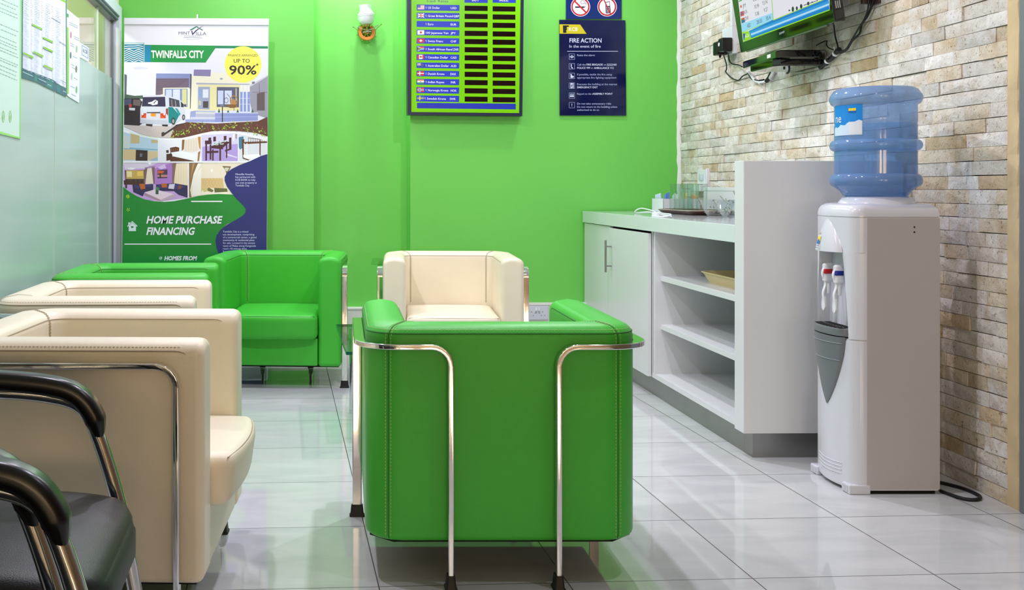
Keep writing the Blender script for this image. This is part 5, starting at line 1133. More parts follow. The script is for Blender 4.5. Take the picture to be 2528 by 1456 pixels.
P2((138, 148, 206), (1142, 1178), (1624, 1178), (1622, 1262), (1142, 1282)); P2((206, 212, 236), (1142, 1170), (1626, 1172), (1626, 1182), (1142, 1180)); P2((170, 178, 222), (1142, 1222), (1624, 1216), (1624, 1222), (1142, 1228))
for x, h in ((1186, 48), (1396, 40), (1288, 30), (1562, 44)): P2((40, 96, 54), (x - 14, 1172), (x, 1172 - h), (x + 14, 1172))
for k in range(14): A.line(Z2((1310 + 5 * k, 1050 - 34 * sin(k * .24)), (1330 + 4.4 * k, 1108 - 4 * sin(k * .3))), 1.1, (164, 118, 66) if k % 2 else (196, 150, 92))
A.ring(*Z2((1352, 1040))[0], 9.5, 13, 2.2, (176, 130, 74), 20); P2((130, 92, 52), (1256, 1080), (1390, 1084), (1374, 1116), (1310, 1120), (1270, 1100)); A.line(Z2((1276, 960), (1310, 1000), (1318, 1050)), .9, (80, 70, 66)); A.ring(*Z2((1268, 1034))[0], 5, 7, 1.0, (90, 80, 80), 16); A.line(Z2((1352, 1110), (1354, 1150)), 1, (110, 84, 56)); A.line(Z2((1224, 1096), (1224, 1280)), 2.4, (44, 42, 46)); P2((120, 124, 140), (1198, 1088), (1240, 1084), (1240, 1104), (1200, 1108))
P2((92, 56, 48), (690, 1330), (820, 1280), (1150, 1296), (1624, 1270), (1732, 1220), (1732, 1440), (1600, 1400), (1400, 1380), (1200, 1376), (1000, 1420), (800, 1456), (600, 1456)); P2((196, 184, 182), (120, 1316), (560, 1320), (640, 1330), (700, 1290), (640, 1456), (460, 1456), (300, 1410), (120, 1330))
P2((60, 50, 54), (540, 1400), (700, 1310), (810, 1286), (720, 1330), (600, 1410), (560, 1440), (540, 1440)); P2((196, 196, 204), (560, 1392), (690, 1312), (700, 1318), (580, 1398))
random.seed(2)
for k in range(16): A.line(Z2((800 + 62 * k, 1300 + random.randint(-5, 30)), (830 + 62 * k, 1380 + random.randint(0, 30))), .5, (150, 110, 96))
for (x, y, n, s_) in ((745, 1400, 12, 70), (690, 1430, 9, 40), (880, 1320, 8, 40), (1000, 1330, 10, 52), (1150, 1360, 9, 36), (1250, 1350, 12, 52), (1340, 1330, 10, 52), (1500, 1340, 10, 56), (1510, 1280, 6, 36), (1590, 1380, 9, 50), (1690, 1400, 9, 56), (840, 1400, 8, 48)):
    for q in range(n):
        a = random.uniform(0, 6.28); u, v = x + s_ * .8 * random.uniform(-1, 1), y + s_ * .7 * random.uniform(-1, 1); l_ = random.uniform(14, 26)
        v = min(v, 1440); du, dv = l_ * cos(a), l_ * sin(a); A.poly(Z2((u, v), (u + du - dv * .25, v + dv + du * .25), (u + 1.3 * du, v + 1.3 * dv), (u + du + dv * .25, v + dv - du * .25)), random.choice(((150, 190, 70), (110, 156, 60), (190, 210, 80))))
# dark car and white van
P2((36, 30, 40), (120, 1016), (290, 1012), (330, 1060), (330, 1290), (290, 1320), (120, 1310)); P2((70, 80, 106), (124, 1024), (200, 1020), (196, 1090), (124, 1090)); P2((96, 86, 84), (224, 1026), (310, 1030), (300, 1100), (220, 1090)); P2((200, 60, 50), (174, 1078), (206, 1080), (204, 1112), (174, 1110)); P2((206, 210, 216), (176, 1118), (244, 1122), (240, 1150), (176, 1146))
P2((206, 210, 224), (345, 985), (480, 978), (612, 985), (740, 1020), (800, 1080), (806, 1230), (770, 1250), (700, 1290), (610, 1306), (300, 1290), (302, 1130)); P2((44, 44, 74), (332, 1000), (580, 996), (586, 1106), (318, 1104)); P2((58, 70, 88), (624, 1004), (740, 1036), (748, 1110), (628, 1104)); P2((40, 44, 60), (756, 1046), (790, 1080), (790, 1112), (760, 1112)); P2((196, 150, 120), (650, 1030), (656, 1030), (662, 1104), (656, 1104)); P2((196, 170, 140), (690, 1034), (696, 1036), (706, 1106), (700, 1106))
P2((0, 130, 130), (616, 1110), (664, 1112), (740, 1200), (690, 1300), (620, 1290)); P2((20, 150, 150), (690, 1120), (720, 1130), (756, 1190), (740, 1210))
P2((226, 232, 240), (390, 1060), (430, 1052), (470, 1028), (500, 1044), (496, 1080), (440, 1092), (420, 1078), (390, 1074)); P2((44, 44, 74), (446, 1062), (456, 1074), (484, 1040), (476, 1036), (456, 1060))
P2((222, 84, 40), (318, 1178), (370, 1180), (366, 1236), (312, 1232)); P2((222, 84, 40), (526, 1180), (588, 1180), (588, 1238), (526, 1236)); P2((236, 150, 40), (420, 1180), (478, 1180), (476, 1218), (420, 1216)); A.line(Z2((322, 1224), (362, 1186)), 1.4, (150, 40, 30)); A.line(Z2((534, 1190), (580, 1228)), 1.4, (150, 40, 30)); P2((70, 72, 84), (372, 1168), (530, 1166), (524, 1182), (376, 1180)); P2((90, 94, 108), (372, 1256), (520, 1256), (520, 1276), (372, 1274)); P2((150, 40, 44), (590, 1130), (614, 1124), (614, 1210), (590, 1180)); P2((190, 194, 210), (302, 1250), (612, 1260), (610, 1306), (300, 1292))
for x, y, r_ in ((672, 1270, 9), (788, 1226, 7)): A.disc(*Z2((x, y))[0], r_ * .55, r_, (50, 48, 56), 18); A.disc(*Z2((x, y))[0], r_ * .32, r_ * .6, (150, 156, 166), 14)
P2((40, 38, 48), (366, 1300), (440, 1304), (436, 1330), (366, 1320)); P2((40, 38, 48), (544, 1308), (612, 1308), (608, 1330), (550, 1326)); A.disc(*Z2((328, 1190))[0], 2.2, 2.8, (236, 236, 240), 12); A.disc(*Z2((572, 1190))[0], 2.2, 2.8, (236, 236, 240), 12); P2((60, 62, 76), (792, 1080), (818, 1080), (816, 1106), (792, 1104))
# room photographs
wave = [(105, 10), (180, 30), (300, 62), (420, 86), (560, 100), (700, 98), (800, 78), (930, 46), (1040, 24), (1150, 20), (1260, 30), (1400, 56), (1540, 90), (1628, 120)]
P3_((232, 234, 240), *wave, (1628, 350), (105, 350))
A.poly(Z3((108, 26), (300, 76), (470, 106), (470, 330), (105, 328)), (176, 204, 222)); P3_((190, 172, 128), (182, 40), (276, 64), (274, 146), (182, 146)); P3_((190, 172, 128), (400, 104), (470, 112), (470, 142), (400, 140)); P3_((206, 184, 140), (107, 206), (240, 206), (236, 320), (105, 318)); P3_((206, 188, 148), (364, 228), (470, 226), (470, 300), (364, 330)); P3_((46, 36, 38), (238, 212), (362, 220), (360, 330), (234, 328)); P3_((96, 110, 124), (280, 250), (306, 252), (304, 286), (278, 286)); P3_((128, 172, 198), (108, 184), (470, 208), (470, 218), (108, 206)); P3_((196, 206, 206), (108, 60), (176, 72), (170, 200), (108, 196)); P3_((150, 180, 200), (390, 316), (470, 290), (470, 330), (392, 330)); A.line(Z3((238, 226), (362, 232)), 1.2, (20, 16, 18))
P3_((226, 228, 238), (476, 110), (700, 110), (926, 70), (926, 334), (476, 334)); P3_((222, 212, 200), (750, 108), (892, 84), (906, 222), (838, 240), (744, 228)); P3_((130, 92, 56), (726, 108), (752, 104), (744, 206), (722, 226)); P3_((190, 130, 60), (892, 78), (922, 72), (922, 220), (906, 186)); P3_((160, 110, 60), (896, 240), (920, 222), (906, 332), (888, 334)); P3_((84, 48, 34), (598, 192), (660, 180), (696, 190), (694, 228), (624, 240), (604, 256)); P3_((70, 40, 30), (560, 258), (624, 250), (622, 316), (560, 330)); P3_((236, 238, 246), (608, 240), (716, 226), (880, 262), (852, 330), (630, 280)); P3_((80, 46, 34), (596, 296), (630, 282), (852, 330), (850, 335), (600, 335)); P3_((60, 50, 48), (556, 218), (584, 214), (586, 244), (560, 246))
for k in range(4): A.line(Z3((616 + 20 * k, 200), (616 + 20 * k, 226)), .9, (150, 110, 90))
for k in range(5): A.line(Z3((770 + 26 * k, 110), (766 + 28 * k, 224)), .7, (196, 182, 170))
P3_((206, 200, 234), (930, 56), (1316, 36), (1316, 334), (930, 334)); P3_((170, 150, 216), (940, 180), (1316, 150), (1314, 332), (940, 332)); P3_((214, 206, 240), (1190, 250), (1310, 290), (1300, 300), (1180, 264)); K2 = (66, 34, 48); P3_(K2, (1030, 176), (1180, 120), (1236, 132), (1150, 196), (1060, 194)); P3_(K2, (1030, 180), (1160, 186), (1160, 208), (1030, 196))
for (x0, y0, w_, h_) in ((968, 116, 70, 40), (972, 158, 18, 170), (1018, 158, 18, 160), (1120, 200, 18, 130), (1044, 210, 16, 118), (1004, 86, 30, 60), (1056, 76, 28, 50), (1166, 68, 30, 46), (1190, 160, 14, 140), (1222, 86, 26, 130)): P3_(K2, (x0, y0), (x0 + w_, y0 - 4), (x0 + w_, y0 + h_ - 4), (x0, y0 + h_))
P3_(K2, (1180, 214), (1232, 200), (1232, 216), (1180, 232)); P3_(K2, (990, 226), (1110, 222), (1110, 244), (990, 250))
for (x, y) in ((1070, 146), (1120, 134), (1170, 124), (1090, 158), (1146, 150)): A.disc(*Z3((x, y))[0], 5.2, 1.7, (196, 216, 206), 14); A.disc(*Z3((x, y - 3))[0], 2.2, .9, (60, 120, 100), 10)
P3_((232, 228, 226), (1262, 44), (1284, 42), (1276, 130), (1260, 110)); P3_((150, 140, 150), (1290, 46), (1306, 44), (1304, 100), (1290, 90))
P3_((212, 216, 226), (1324, 46), (1480, 74), (1626, 120), (1626, 260), (1400, 334), (1324, 334)); P3_((60, 120, 150), (1324, 80), (1376, 70), (1372, 190), (1340, 210), (1326, 190)); P3_((96, 62, 46), (1362, 130), (1626, 122), (1626, 140), (1362, 154)); P3_((84, 52, 40), (1544, 110), (1558, 110), (1556, 290), (1544, 290)); P3_((84, 52, 40), (1358, 104), (1384, 100), (1378, 290), (1366, 300)); P3_((238, 240, 244), (1372, 268), (1540, 256), (1560, 290), (1420, 320), (1376, 296)); P3_((90, 56, 44), (1368, 292), (1440, 318), (1430, 326), (1366, 306))
for x in (1382, 1412): A.line(Z3((x, 140), (x + 2, 290)), 1.5, (238, 240, 244))
for k in range(5): A.line(Z3((1384, 160 + 28 * k), (1414, 156 + 28 * k)), 1.1, (236, 238, 244))
for k in range(8): A.line(Z3((1428 + 24 * k, 90 + 3 * k), (1428 + 24 * k, 130)), .9, (70, 50, 50))
A.line(Z3((1424, 86), (1626, 112)), 1.2, (70, 50, 50))
for k in range(len(wave) - 1): A.line(Z3(wave[k], wave[k + 1]), 2.6, (240, 242, 248))
for k in range(26): A.line(Z3((170 + 12 * k, 22 + 3.3 * k - .036 * k * k), (176 + 12 * k, 40 + 3.3 * k - .036 * k * k)), .7, (150, 216, 150))
# living room
P3_((196, 160, 220), (104, 350), (786, 350), (786, 720), (500, 756), (300, 740), (104, 610)); P3_((216, 206, 226), (104, 350), (470, 350), (330, 410), (120, 420)); P3_((170, 120, 200), (436, 410), (620, 350), (620, 570), (440, 580)); P3_((214, 190, 236), (470, 400), (540, 362), (560, 404), (500, 420))
P3_((70, 58, 60), (120, 430), (330, 426), (330, 570), (130, 560)); P3_((196, 166, 90), (134, 428), (322, 430), (322, 520), (136, 520)); P3_((230, 216, 160), (140, 440), (196, 440), (196, 500), (144, 500)); P3_((230, 196, 100), (252, 440), (312, 440), (312, 490), (252, 490)); P3_((66, 44, 40), (108, 536), (340, 560), (330, 586), (112, 580))
for x in (120, 200, 246, 286): P3_((58, 40, 42), (x, 530), (x + 26, 528), (x + 24, 620), (x + 6, 620))
P3_((232, 216, 196), (356, 414), (410, 404), (420, 570), (340, 574)); P3_((120, 96, 96), (330, 410), (360, 404), (346, 500), (336, 570), (322, 560)); P3_((120, 96, 96), (404, 400), (436, 396), (438, 570), (424, 576)); P3_((236, 220, 190), (650, 360), (784, 352), (784, 590), (632, 570)); P3_((128, 104, 96), (620, 356), (664, 352), (650, 460), (640, 570), (620, 570)); A.line(Z3((330, 402), (440, 388)), 1, (90, 80, 84))
for k in range(5): A.line(Z3((664 + 26 * k, 364), (660 + 27 * k, 580)), .6, (216, 190, 150))
P3_((70, 56, 84), (464, 428), (572, 420), (570, 512), (464, 516)); P3_((206, 96, 40), (468, 432), (540, 438), (520, 462), (468, 466)); P3_((190, 130, 120), (466, 476), (570, 476), (570, 500), (466, 500)); P3_((40, 34, 50), (486, 460), (500, 460), (502, 512), (490, 512))
SO = (36, 38, 84); P3_(SO, (200, 586), (420, 574), (422, 640), (330, 660), (310, 706), (210, 660)); P3_(SO, (450, 580), (640, 566), (784, 590), (784, 720), (690, 690), (640, 650), (500, 650), (450, 640)); P3_((52, 56, 110), (216, 592), (400, 582), (400, 604), (230, 620)); P3_((52, 56, 110), (470, 582), (640, 572), (760, 600), (700, 630), (480, 612)); P3_((190, 96, 40), (272, 574), (330, 570), (338, 624), (290, 632)); P3_((190, 96, 40), (506, 570), (564, 568), (566, 610), (514, 612)); P3_((214, 206, 226), (590, 576), (650, 572), (640, 628), (580, 622)); P3_((130, 70, 50), (690, 588), (724, 590), (710, 624), (680, 630))
P3_((226, 206, 222), (330, 664), (440, 630), (640, 680), (500, 742)); P3_((170, 140, 150), (330, 664), (500, 742), (496, 757), (326, 690)); P3_((190, 170, 186), (500, 742), (652, 680), (652, 710), (520, 757), (496, 757)); P3_((40, 84, 70), (446, 630), (478, 628), (476, 684), (446, 682)); P3_((70, 130, 90), (446, 620), (460, 600), (478, 612), (492, 624), (474, 640), (450, 638)); A.disc(*Z3((190, 412))[0], 9, 2.4, (232, 236, 246), 16); A.disc(*Z3((384, 358))[0], 4, 3, (240, 240, 248), 14)
P3_((236, 238, 244), (786, 350), (798, 350), (798, 722), (786, 722))
# bedroom
P3_((228, 216, 200), (798, 350), (1396, 350), (1240, 420), (1176, 520), (1220, 640), (1260, 690), (1000, 690), (798, 716)); P3_((240, 234, 226), (798, 350), (930, 352), (850, 520), (800, 716)); P3_((136, 104, 72), (800, 352), (896, 350), (846, 470), (812, 640), (826, 716), (800, 716)); P3_((176, 140, 100), (840, 352), (862, 352), (820, 500), (808, 560)); P3_((236, 230, 222), (840, 500), (930, 400), (926, 690), (830, 700))
P3_((212, 182, 132), (928, 514), (1156, 512), (1170, 640), (1164, 664), (928, 650))
for k in range(7): A.line(Z3((928 + 33 * k, 516), (960 + 33 * k, 600)), .5, (190, 158, 110)); A.line(Z3((960 + 33 * k, 516), (930 + 33 * k, 600)), .5, (190, 158, 110))
P3_((236, 226, 210), (940, 640), (1010, 614), (1210, 640), (1260, 690), (930, 690)); P3_((110, 110, 60), (970, 640), (1010, 612), (1060, 640), (1046, 662)); P3_((196, 190, 120), (940, 630), (990, 618), (1000, 650), (956, 660)); P3_((96, 100, 60), (1066, 616), (1200, 622), (1210, 656), (1070, 664)); P3_((120, 100, 70), (1150, 384), (1244, 388), (1220, 440), (1196, 470), (1180, 420)); P3_((196, 206, 180), (1176, 400), (1226, 402), (1206, 440), (1188, 436)); A.disc(*Z3((1040, 432))[0], 2.4, 4, (246, 244, 240), 12); A.line(Z3((806, 356), (940, 352)), 1, (110, 100, 90))
# green and blue fields
A.poly(Z3((102, 604), (160, 650), (240, 700), (330, 736), (430, 756), (540, 764), (640, 756), (760, 732), (900, 700), (1000, 686), (1110, 680), (1230, 684), (1300, 690), (1420, 800), (1420, 900), (1200, 1000), (1100, 1100), (1120, 1400), (1120, 2300), (78, 2300)), (0, 134, 50))
A.poly(Z3((1628, 258), (1560, 278), (1450, 330), (1330, 376), (1250, 416), (1200, 454), (1176, 500), (1176, 540), (1200, 600), (1250, 670), (1300, 730), (1370, 800), (1398, 836), (1398, 870), (1372, 906), (1300, 950), (1200, 1006), (1130, 1060), (1090, 1120), (1080, 1180), (1090, 1250), (1120, 1330), (1180, 1450), (1190, 2300), (1610, 2300), (1620, 1300)), (12, 36, 112))
for (t, x0, x1, y) in (('Mintvilla Housing', 1290, 1482, 480), ('has partnered with', 1290, 1500, 510), ('KCB BANK to help', 1290, 1500, 540), ('you own property at', 1290, 1516, 570), ('Twinfalls City.', 1290, 1440, 600), ('Twinfalls City is a mixed', 1158, 1426, 1087), ('use development, comprising', 1158, 1490, 1117), ('of a commercial center, a gated', 1158, 1512, 1147), ('community & residential plots', 1158, 1490, 1177), ('for sale. Located in the serene', 1158, 1496, 1207), ('town of Malaa along Kangundo', 1158, 1508, 1237), ('road a 45-minute drive', 1158, 1410, 1267), ('from Nairobi.', 1158, 1298, 1296)):
    A.text(t, *[Z3((x, 0))[0][0] for x in (x0, x1)], Z3((0, y))[0][1], 19 * .23346, (196, 206, 236), bold=0.0045)
for (t, x0, x1, y, c, sh_) in (('HOME PURCHASE', 348, 1140, 990, 74, .22), ('FINANCING', 348, 850, 1110, 74, .22), ('HOMES FROM', 538, 876, 1380, 42, .2)):
    A.text(t, *[Z3((x, 0))[0][0] + (.8 if c > 60 else 0) for x in (x0, x1)], Z3((0, y))[0][1] + (.8 if c > 60 else 0), c * .23346, (10, 96, 50), shear=sh_, bold=0.034)
    A.text(t, *[Z3((x, 0))[0][0] for x in (x0, x1)], Z3((0, y))[0][1], c * .23346, (234, 240, 246), shear=sh_, bold=0.032)
A.rect(*Z3((822, 752))[0], *Z3((1152, 765))[0], (236, 240, 244)); A.rect(*Z3((116, 1204))[0], *Z3((1034, 1215))[0], (236, 240, 244))
P3_((222, 232, 240), (145, 1018), (200, 966), (255, 1018), (246, 1026), (238, 1018), (238, 1072), (162, 1072), (162, 1018), (152, 1026)); P3_((222, 232, 240), (158, 980), (176, 980), (176, 1000), (158, 1006)); P3_((0, 124, 46), (186, 1020), (212, 1020), (212, 1038), (186, 1038)); A.line(Z3((162, 1012), (200, 980), (238, 1012)), .8, (0, 124, 46))
for (x, y, n) in ((152, 706, 8), (156, 846, 5)):
    for k in range(n): a = 2 * pi * k / n + .4; A.line(Z3((x + 5 * cos(a), y + 5 * sin(a)), (x + 21 * cos(a), y + 21 * sin(a))), 1.1, (206, 222, 60))
A.ring(*Z3((499, 1358))[0], 3.6, 3.6, .9, (226, 236, 240), 16); A.line(Z3((494, 1356), (500, 1362), (514, 1346)), 1.0, (226, 236, 240))
# badge
A.disc(*Z2((1456, 632))[0], 207 * .21978, 203 * .21978, (238, 232, 92), 56)
BK = (36, 36, 30)
A.text('FINANCE ARRANGED', *[Z2((x, 0))[0][0] for x in (1288, 1620)], Z2((0, 543))[0][1], 26 * .21978, BK, sl=.004); A.text('UP TO', *[Z2((x, 0))[0][0] for x in (1350, 1532)], Z2((0, 613))[0][1], 42 * .21978, BK, bold=0.0090); A.text('90%', *[Z2((x, 0))[0][0] for x in (1300, 1608)], Z2((0, 744))[0][1], 98 * .21978, BK, bold=0.0203)
for k in range(5): a = 2 * pi * k / 5 - pi / 2; A.line(Z2((1616, 634), (1616 + 17 * cos(a), 634 + 17 * sin(a))), 1.3, BK)
o = A.done('printed_artwork', shp); o.matrix_parent_inverse = Matrix.LocRotScale(ba.location, None, None).inverted(); o.matrix_parent_inverse = Matrix.Identity(4)

# ------------------------------------------------------------------ ship's wheel wall lamp in the recess
SC = 0.00257
sc = empty('wall_sconce', 'ship wheel wall lamp with white tulip glass shade and brass fittings', 'wall lamp', (0.527, REC, 2.03))
def sl(px, py, d): return ((px - 901.5) * SC, -d, (78.6 - py) * SC)
WOOD = mat('orange_wood', (232, 140, 60), 0.3, var=0.15, vscale=40); BRASS = mat('brass', (196, 172, 104), 0.18, 1.0)
TILT = Matrix.Translation((0, -0.045, 0)) @ Matrix.Rotation(R(78), 4, 'X') @ Matrix.Rotation(R(8), 4, 'Z')
bm = BM(); lathe(bm, [(0.034, -0.006), (0.053, -0.006), (0.0545, 0.0), (0.053, 0.006), (0.034, 0.006), (0.033, 0.0)], 40, TILT); bm.faces.ensure_lookup_table()
obj('wheel_rim', bm, WOOD, sc, True, True)
bm = BM(); lathe(bm, [(0.0535, -0.009), (0.058, -0.009), (0.059, 0.0), (0.057, 0.004), (0.0535, 0.004)], 40, TILT)
obj('rim_band', bm, BRASS, sc, True, True)
bm = BM(); lathe(bm, [(0.0001, 0.012), (0.016, 0.010), (0.018, 0.0), (0.016, -0.012), (0.0001, -0.014)], 20, TILT)
for k in range(8):
    a = R(45 * k + 10); tube(bm, [TILT @ Vector((0.012 * cos(a), 0.012 * sin(a), 0)), TILT @ Vector((0.062 * cos(a), 0.062 * sin(a), 0))], 0.0026, 8)
    M = TILT @ Matrix.Translation((0.064 * cos(a), 0.064 * sin(a), 0)); bmesh.ops.create_icosphere(bm, subdivisions=2, radius=0.004, matrix=M)
obj('wheel_spokes', bm, BRASS, sc, True)
bm = BM(); tube(bm, smoothpath([sl(880, 66, .066), sl(890, 72, .072), sl(902, 75, .076), sl(914, 72, .072), sl(928, 62, .066)], 5), 0.0030, 8); tube(bm, smoothpath([sl(891, 80, .07), sl(902, 79, .075), sl(912, 78, .07)], 5), 0.004, 8)
for p_ in (sl(880, 66, .066), sl(928, 62, .066)): bmesh.ops.create_icosphere(bm, subdivisions=2, radius=0.006, matrix=Matrix.Translation(p_))
obj('front_rods', bm, CHROME, sc, True)
bm = BM(); tube(bm, [sl(868, 65, .03), sl(884, 76, .03)], 0.0016, 6); tube(bm, [sl(938, 58, .03), sl(918, 76, .03)], 0.0016, 6)
for p_ in (sl(868, 65, .03), sl(938, 58, .03)): bmesh.ops.create_icosphere(bm, subdivisions=2, radius=0.0035, matrix=Matrix.Translation(p_))
obj('rear_rods', bm, mat('dark_brass', (120, 110, 84), 0.3, 0.9), sc, True)
bm = BM(); lathe(bm, [(0.0001, 0), (0.03, 0), (0.03, 0.006), (0.012, 0.012), (0.0001, 0.02)], 24, Matrix.Rotation(R(90), 4, 'X')); tube(bm, [(0, -0.01, 0), (0, -0.05, 0.0), (0, -0.062, 0.02), (0, -0.062, 0.045)], 0.006, 10); lathe(bm, [(0.026, 0.03), (0.03, 0.045), (0.024, 0.05)], 24, Matrix.Translation((0, -0.062, 0)), cap=True); obj('brass_arm', bm, BRASS, sc, True)
SHADE = mat('opal_glass', (240, 238, 246), 0.25, coat=0.4)
bm = BM(); lathe(bm, [(0.012, 0.044), (0.03, 0.046), (0.046, 0.060), (0.0535, 0.080), (0.0545, 0.094), (0.0552, 0.096), (0.0545, 0.098), (0.0545, 0.104), (0.055, 0.106), (0.054, 0.108), (0.046, 0.118), (0.0405, 0.132), (0.040, 0.150), (0.044, 0.168), (0.042, 0.168), (0.038, 0.150), (0.0385, 0.132), (0.05, 0.104), (0.05, 0.08), (0.03, 0.05)], 36, Matrix.Translation((0, -0.062, 0)) @ Matrix.Rotation(R(-3), 4, 'Y')); obj('glass_shade', bm, SHADE, sc, True)
bm = BM()
for zz in (0.0965, 0.1065): tube(bm, [Matrix.Translation((0, -0.062, 0)) @ Matrix.Rotation(R(-3), 4, 'Y') @ Vector((0.0553 * cos(2 * pi * k / 36), 0.0553 * sin(2 * pi * k / 36), zz)) for k in range(37)], 0.0009, 5)
obj('shade_line', bm, mat('grey_line', (150, 146, 166), 0.4), sc)

# ------------------------------------------------------------------ double socket in the trunking
s3 = empty('double_socket', 'white double power socket in the trunking right of the cream armchair', 'socket', (1.60, BACK - 0.05, 0.262))
bm = BM(); box(bm, -0.073, 0.048, -0.012, 0.001, -0.043, 0.043, 0.003); obj('faceplate', bm, mat('socket_grey_white', (206, 210, 222), 0.3), s3, True, True)
bm = BM(); box(bm, -0.035, -0.023, -0.016, -0.011, 0.014, 0.032, 0.002); box(bm, -0.018, -0.006, -0.016, -0.011, 0.014, 0.032, 0.002); obj('rocker_switch', bm, WHITE_PLASTIC, s3)
bm = BM()
for (x, z_, w_, h_) in ((-0.060, 0.006, .003, .006), (0.010, 0.006, .003, .006), (-0.050, -0.016, .005, .0025), (0.000, -0.016, .005, .0025), (0.022, -0.016, .005, .0025), (-0.036, 0.007, .012, .002), (-0.018, 0.007, .012, .002), (-0.038, 0.0, .013, .002), (-0.016, 0.0, .013, .002)): box(bm, x, x + w_, -0.0128, -0.0115, z_ - h_ / 2, z_ + h_ / 2)
obj('pin_holes', bm, DARK, s3)

# ------------------------------------------------------------------ papers on the glass partition
psh = Sheet((PX, 0, 0), (1, 0, 0))
def ZP(*p): return [(x * 0.2472, y * 0.2472) for x, y in p]
def paper(name, label, cat, pts, rgb, fill):
    A = Art(psh, 0.0042, 0.0001); c = [psh.at(*q, 0.003) for q in ZP(*pts)]; mid = sum(c, Vector()) / len(c)
    root = empty(name, label, cat, (PX, mid.y, min(q.z for q in c)), 0, 'notices on the glass partition')
    bm = BM(); loft(bm, [[p_ + Vector((0.0008, 0, 0)) for p_ in c], [p_ - Vector((0.002, 0, 0)) for p_ in c]]); o = obj('sheet', bm, ink(rgb, 0.5), root); local(o, root)
    fill(A); o = A.done('print', root); local(o, root); return root
def zl(A, x0, y0, x1, y1, w_, rgb): A.line(ZP((x0, y0), (x1, y1)), w_ * .2472, rgb)
def fillA(A):
    random.seed(6); A.poly(ZP((0, 1312), (205, 1372), (205, 1388), (0, 1334)), (150, 230, 110)); A.poly(ZP((203, 0), (216, 0), (208, 1388), (197, 1386)), (150, 226, 130))
    for (y, n) in ((-10, 1), (30, 1), (76, 1), (110, 1), (240, 1), (290, 1), (360, 1), (400, 1), (428, 1), (470, 1), (500, 1), (575, 1), (600, 1), (650, 1), (690, 1), (730, 1)):
        x = -30
        while x < 165:
            l_ = random.randint(10, 26); zl(A, x, y + x * .42, x + l_, y + (x + l_) * .42, 7, (150, 176, 176)); x += l_ + 7
    for cx_ in (32, 102): A.ring(*ZP((cx_, 1164))[0], 13 * .2472, 60 * .2472, 5 * .2472, (110, 196, 60), 24); A.disc(*ZP((cx_, 1170))[0], 5 * .2472, 24 * .2472, (170, 220, 170), 14)
paper('wall_notice', 'pale green notice at left edge with two round green symbols at its foot', 'notice', [(-420, -900), (216, -560), (206, 1388), (-420, 1240)], (206, 232, 220), fillA)
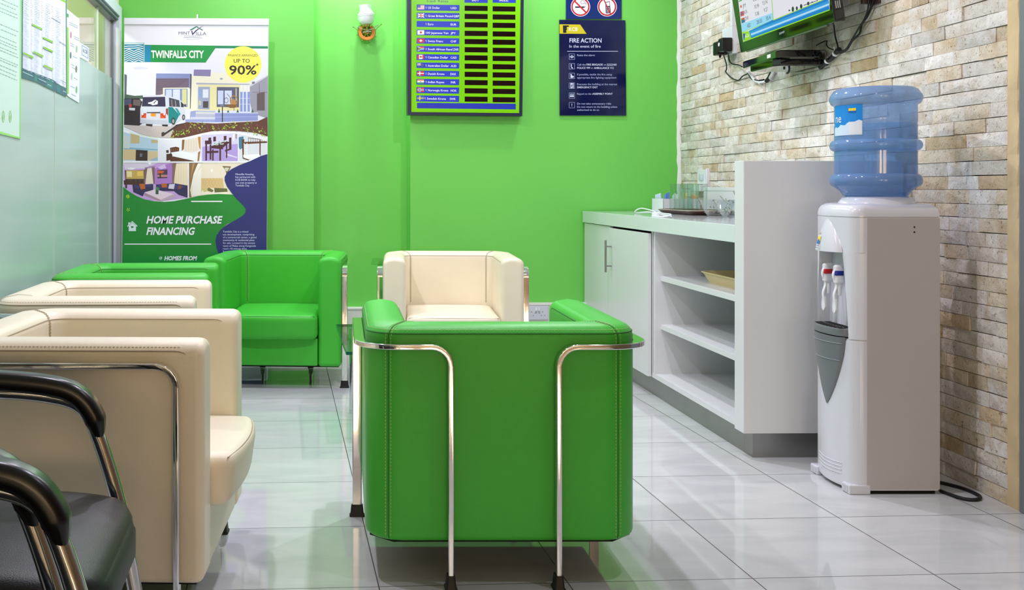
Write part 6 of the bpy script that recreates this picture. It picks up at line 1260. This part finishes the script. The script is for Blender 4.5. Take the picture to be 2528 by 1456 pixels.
def fillB(A):
    random.seed(7); A.poly(ZP((220, 0), (232, 0), (228, 770), (218, 770)), (70, 120, 130)); A.poly(ZP((656, -20), (666, -16), (668, 960), (660, 956)), (60, 110, 120))
    A.poly(ZP((218, 676), (320, 716), (430, 758), (530, 796), (600, 850), (664, 880), (664, 966), (580, 925), (470, 872), (370, 820), (218, 776)), (30, 96, 110))
    A.poly(ZP((347, 726), (374, 736), (374, 816), (347, 806)), (20, 130, 120)); A.poly(ZP((468, 776), (528, 800), (526, 896), (466, 870)), (10, 120, 116)); A.poly(ZP((570, 852), (604, 866), (602, 926), (570, 912)), (10, 120, 120))
    for c in range(4):
        x0 = 240 + 106 * c; r_ = -60
        while r_ < 760:
            y = r_ + (x0 - 240) * .43
            if y < 690 + (x0 - 240) * .43: zl(A, x0, y, x0 + random.randint(34, 56), y + 20, 3.6, (196, 200, 216)); zl(A, x0 + 66, y + 28, x0 + 66 + random.randint(12, 26), y + 38, 3.6, (200, 204, 220))
            r_ += 17
    G = (130, 196, 40)
    for (x, y, l_) in ((236, 520, 100), (322, 236, 100), (334, 508, 100), (432, 366, 98), (434, 462, 96), (438, 642, 92), (604, -16, 54)): A.poly(ZP((x, y), (x + l_, y + l_ * .46), (x + l_, y + l_ * .46 + 20), (x, y + 18)), G)
    for (x, y, l_) in ((514, 176, 90), (594, 416, 70), (602, 796, 60)): zl(A, x, y, x + l_, y + l_ * .6, 4, (90, 96, 116))
    for (x, y, l_) in ((228, 716, 100), (384, 786, 80), (474, 840, 40), (630, 908, 30)): zl(A, x, y, x + l_, y + l_ * .45, 5, (200, 226, 230))
paper('wall_notice', 'large white tariff sheet with green row headings and dark teal foot on glass', 'notice', [(220, -700), (666, -420), (664, 966), (580, 925), (470, 872), (370, 820), (218, 776)], (226, 230, 244), fillB)
def fillC(A):
    random.seed(9); A.poly(ZP((668, 130), (686, 142), (686, 176), (668, 168)), (40, 150, 70)); A.poly(ZP((668, 268), (684, 276), (690, 600), (686, 940), (668, 930)), (130, 200, 60))
    for (x, y, l_) in ((690, 220, 90), (694, 240, 84), (736, 360, 56), (738, 380, 54), (700, 430, 40), (704, 452, 40), (726, 560, 46), (708, 640, 36), (716, 670, 40), (736, 776, 40), (704, 858, 44), (712, 938, 48)): zl(A, x, y, x + l_, y + l_ * .5, 5, (150, 160, 190))
    for (x, y, c) in ((709, 348, (196, 130, 140)), (765, 490, (150, 196, 150)), (706, 552, (96, 120, 110)), (762, 690, (110, 110, 70)), (716, 762, (180, 206, 180)), (764, 896, (110, 180, 110))): A.disc(*ZP((x, y))[0], 9 * .2472, 36 * .2472, c, 16)
paper('wall_notice', 'narrow white notice with green strip and small pictures right of the tariff sheet', 'notice', [(668, 90), (790, 190), (796, 600), (788, 1028), (686, 966), (672, 950)], (232, 236, 246), fillC)
def fillD(A):
    for (a, b_, c, d) in ((820, 452, 878, 490), (820, 545, 878, 582)): zl(A, a, b_, c, d, 4, (130, 130, 200))
    zl(A, 820, 452, 820, 545, 3, (130, 130, 200)); zl(A, 878, 490, 878, 582, 3, (130, 130, 200)); A.text('KCB', *[ZP((x, 0))[0][0] for x in (830, 872)], ZP((0, 520))[0][1], 34 * .2472, (110, 112, 130), sl=.45, bold=0.0090)
paper('glass_sticker', 'small white square sticker on the glass right of the narrow notice', 'sticker', [(802, 424), (886, 476), (886, 618), (800, 572)], (222, 228, 240), fillD)
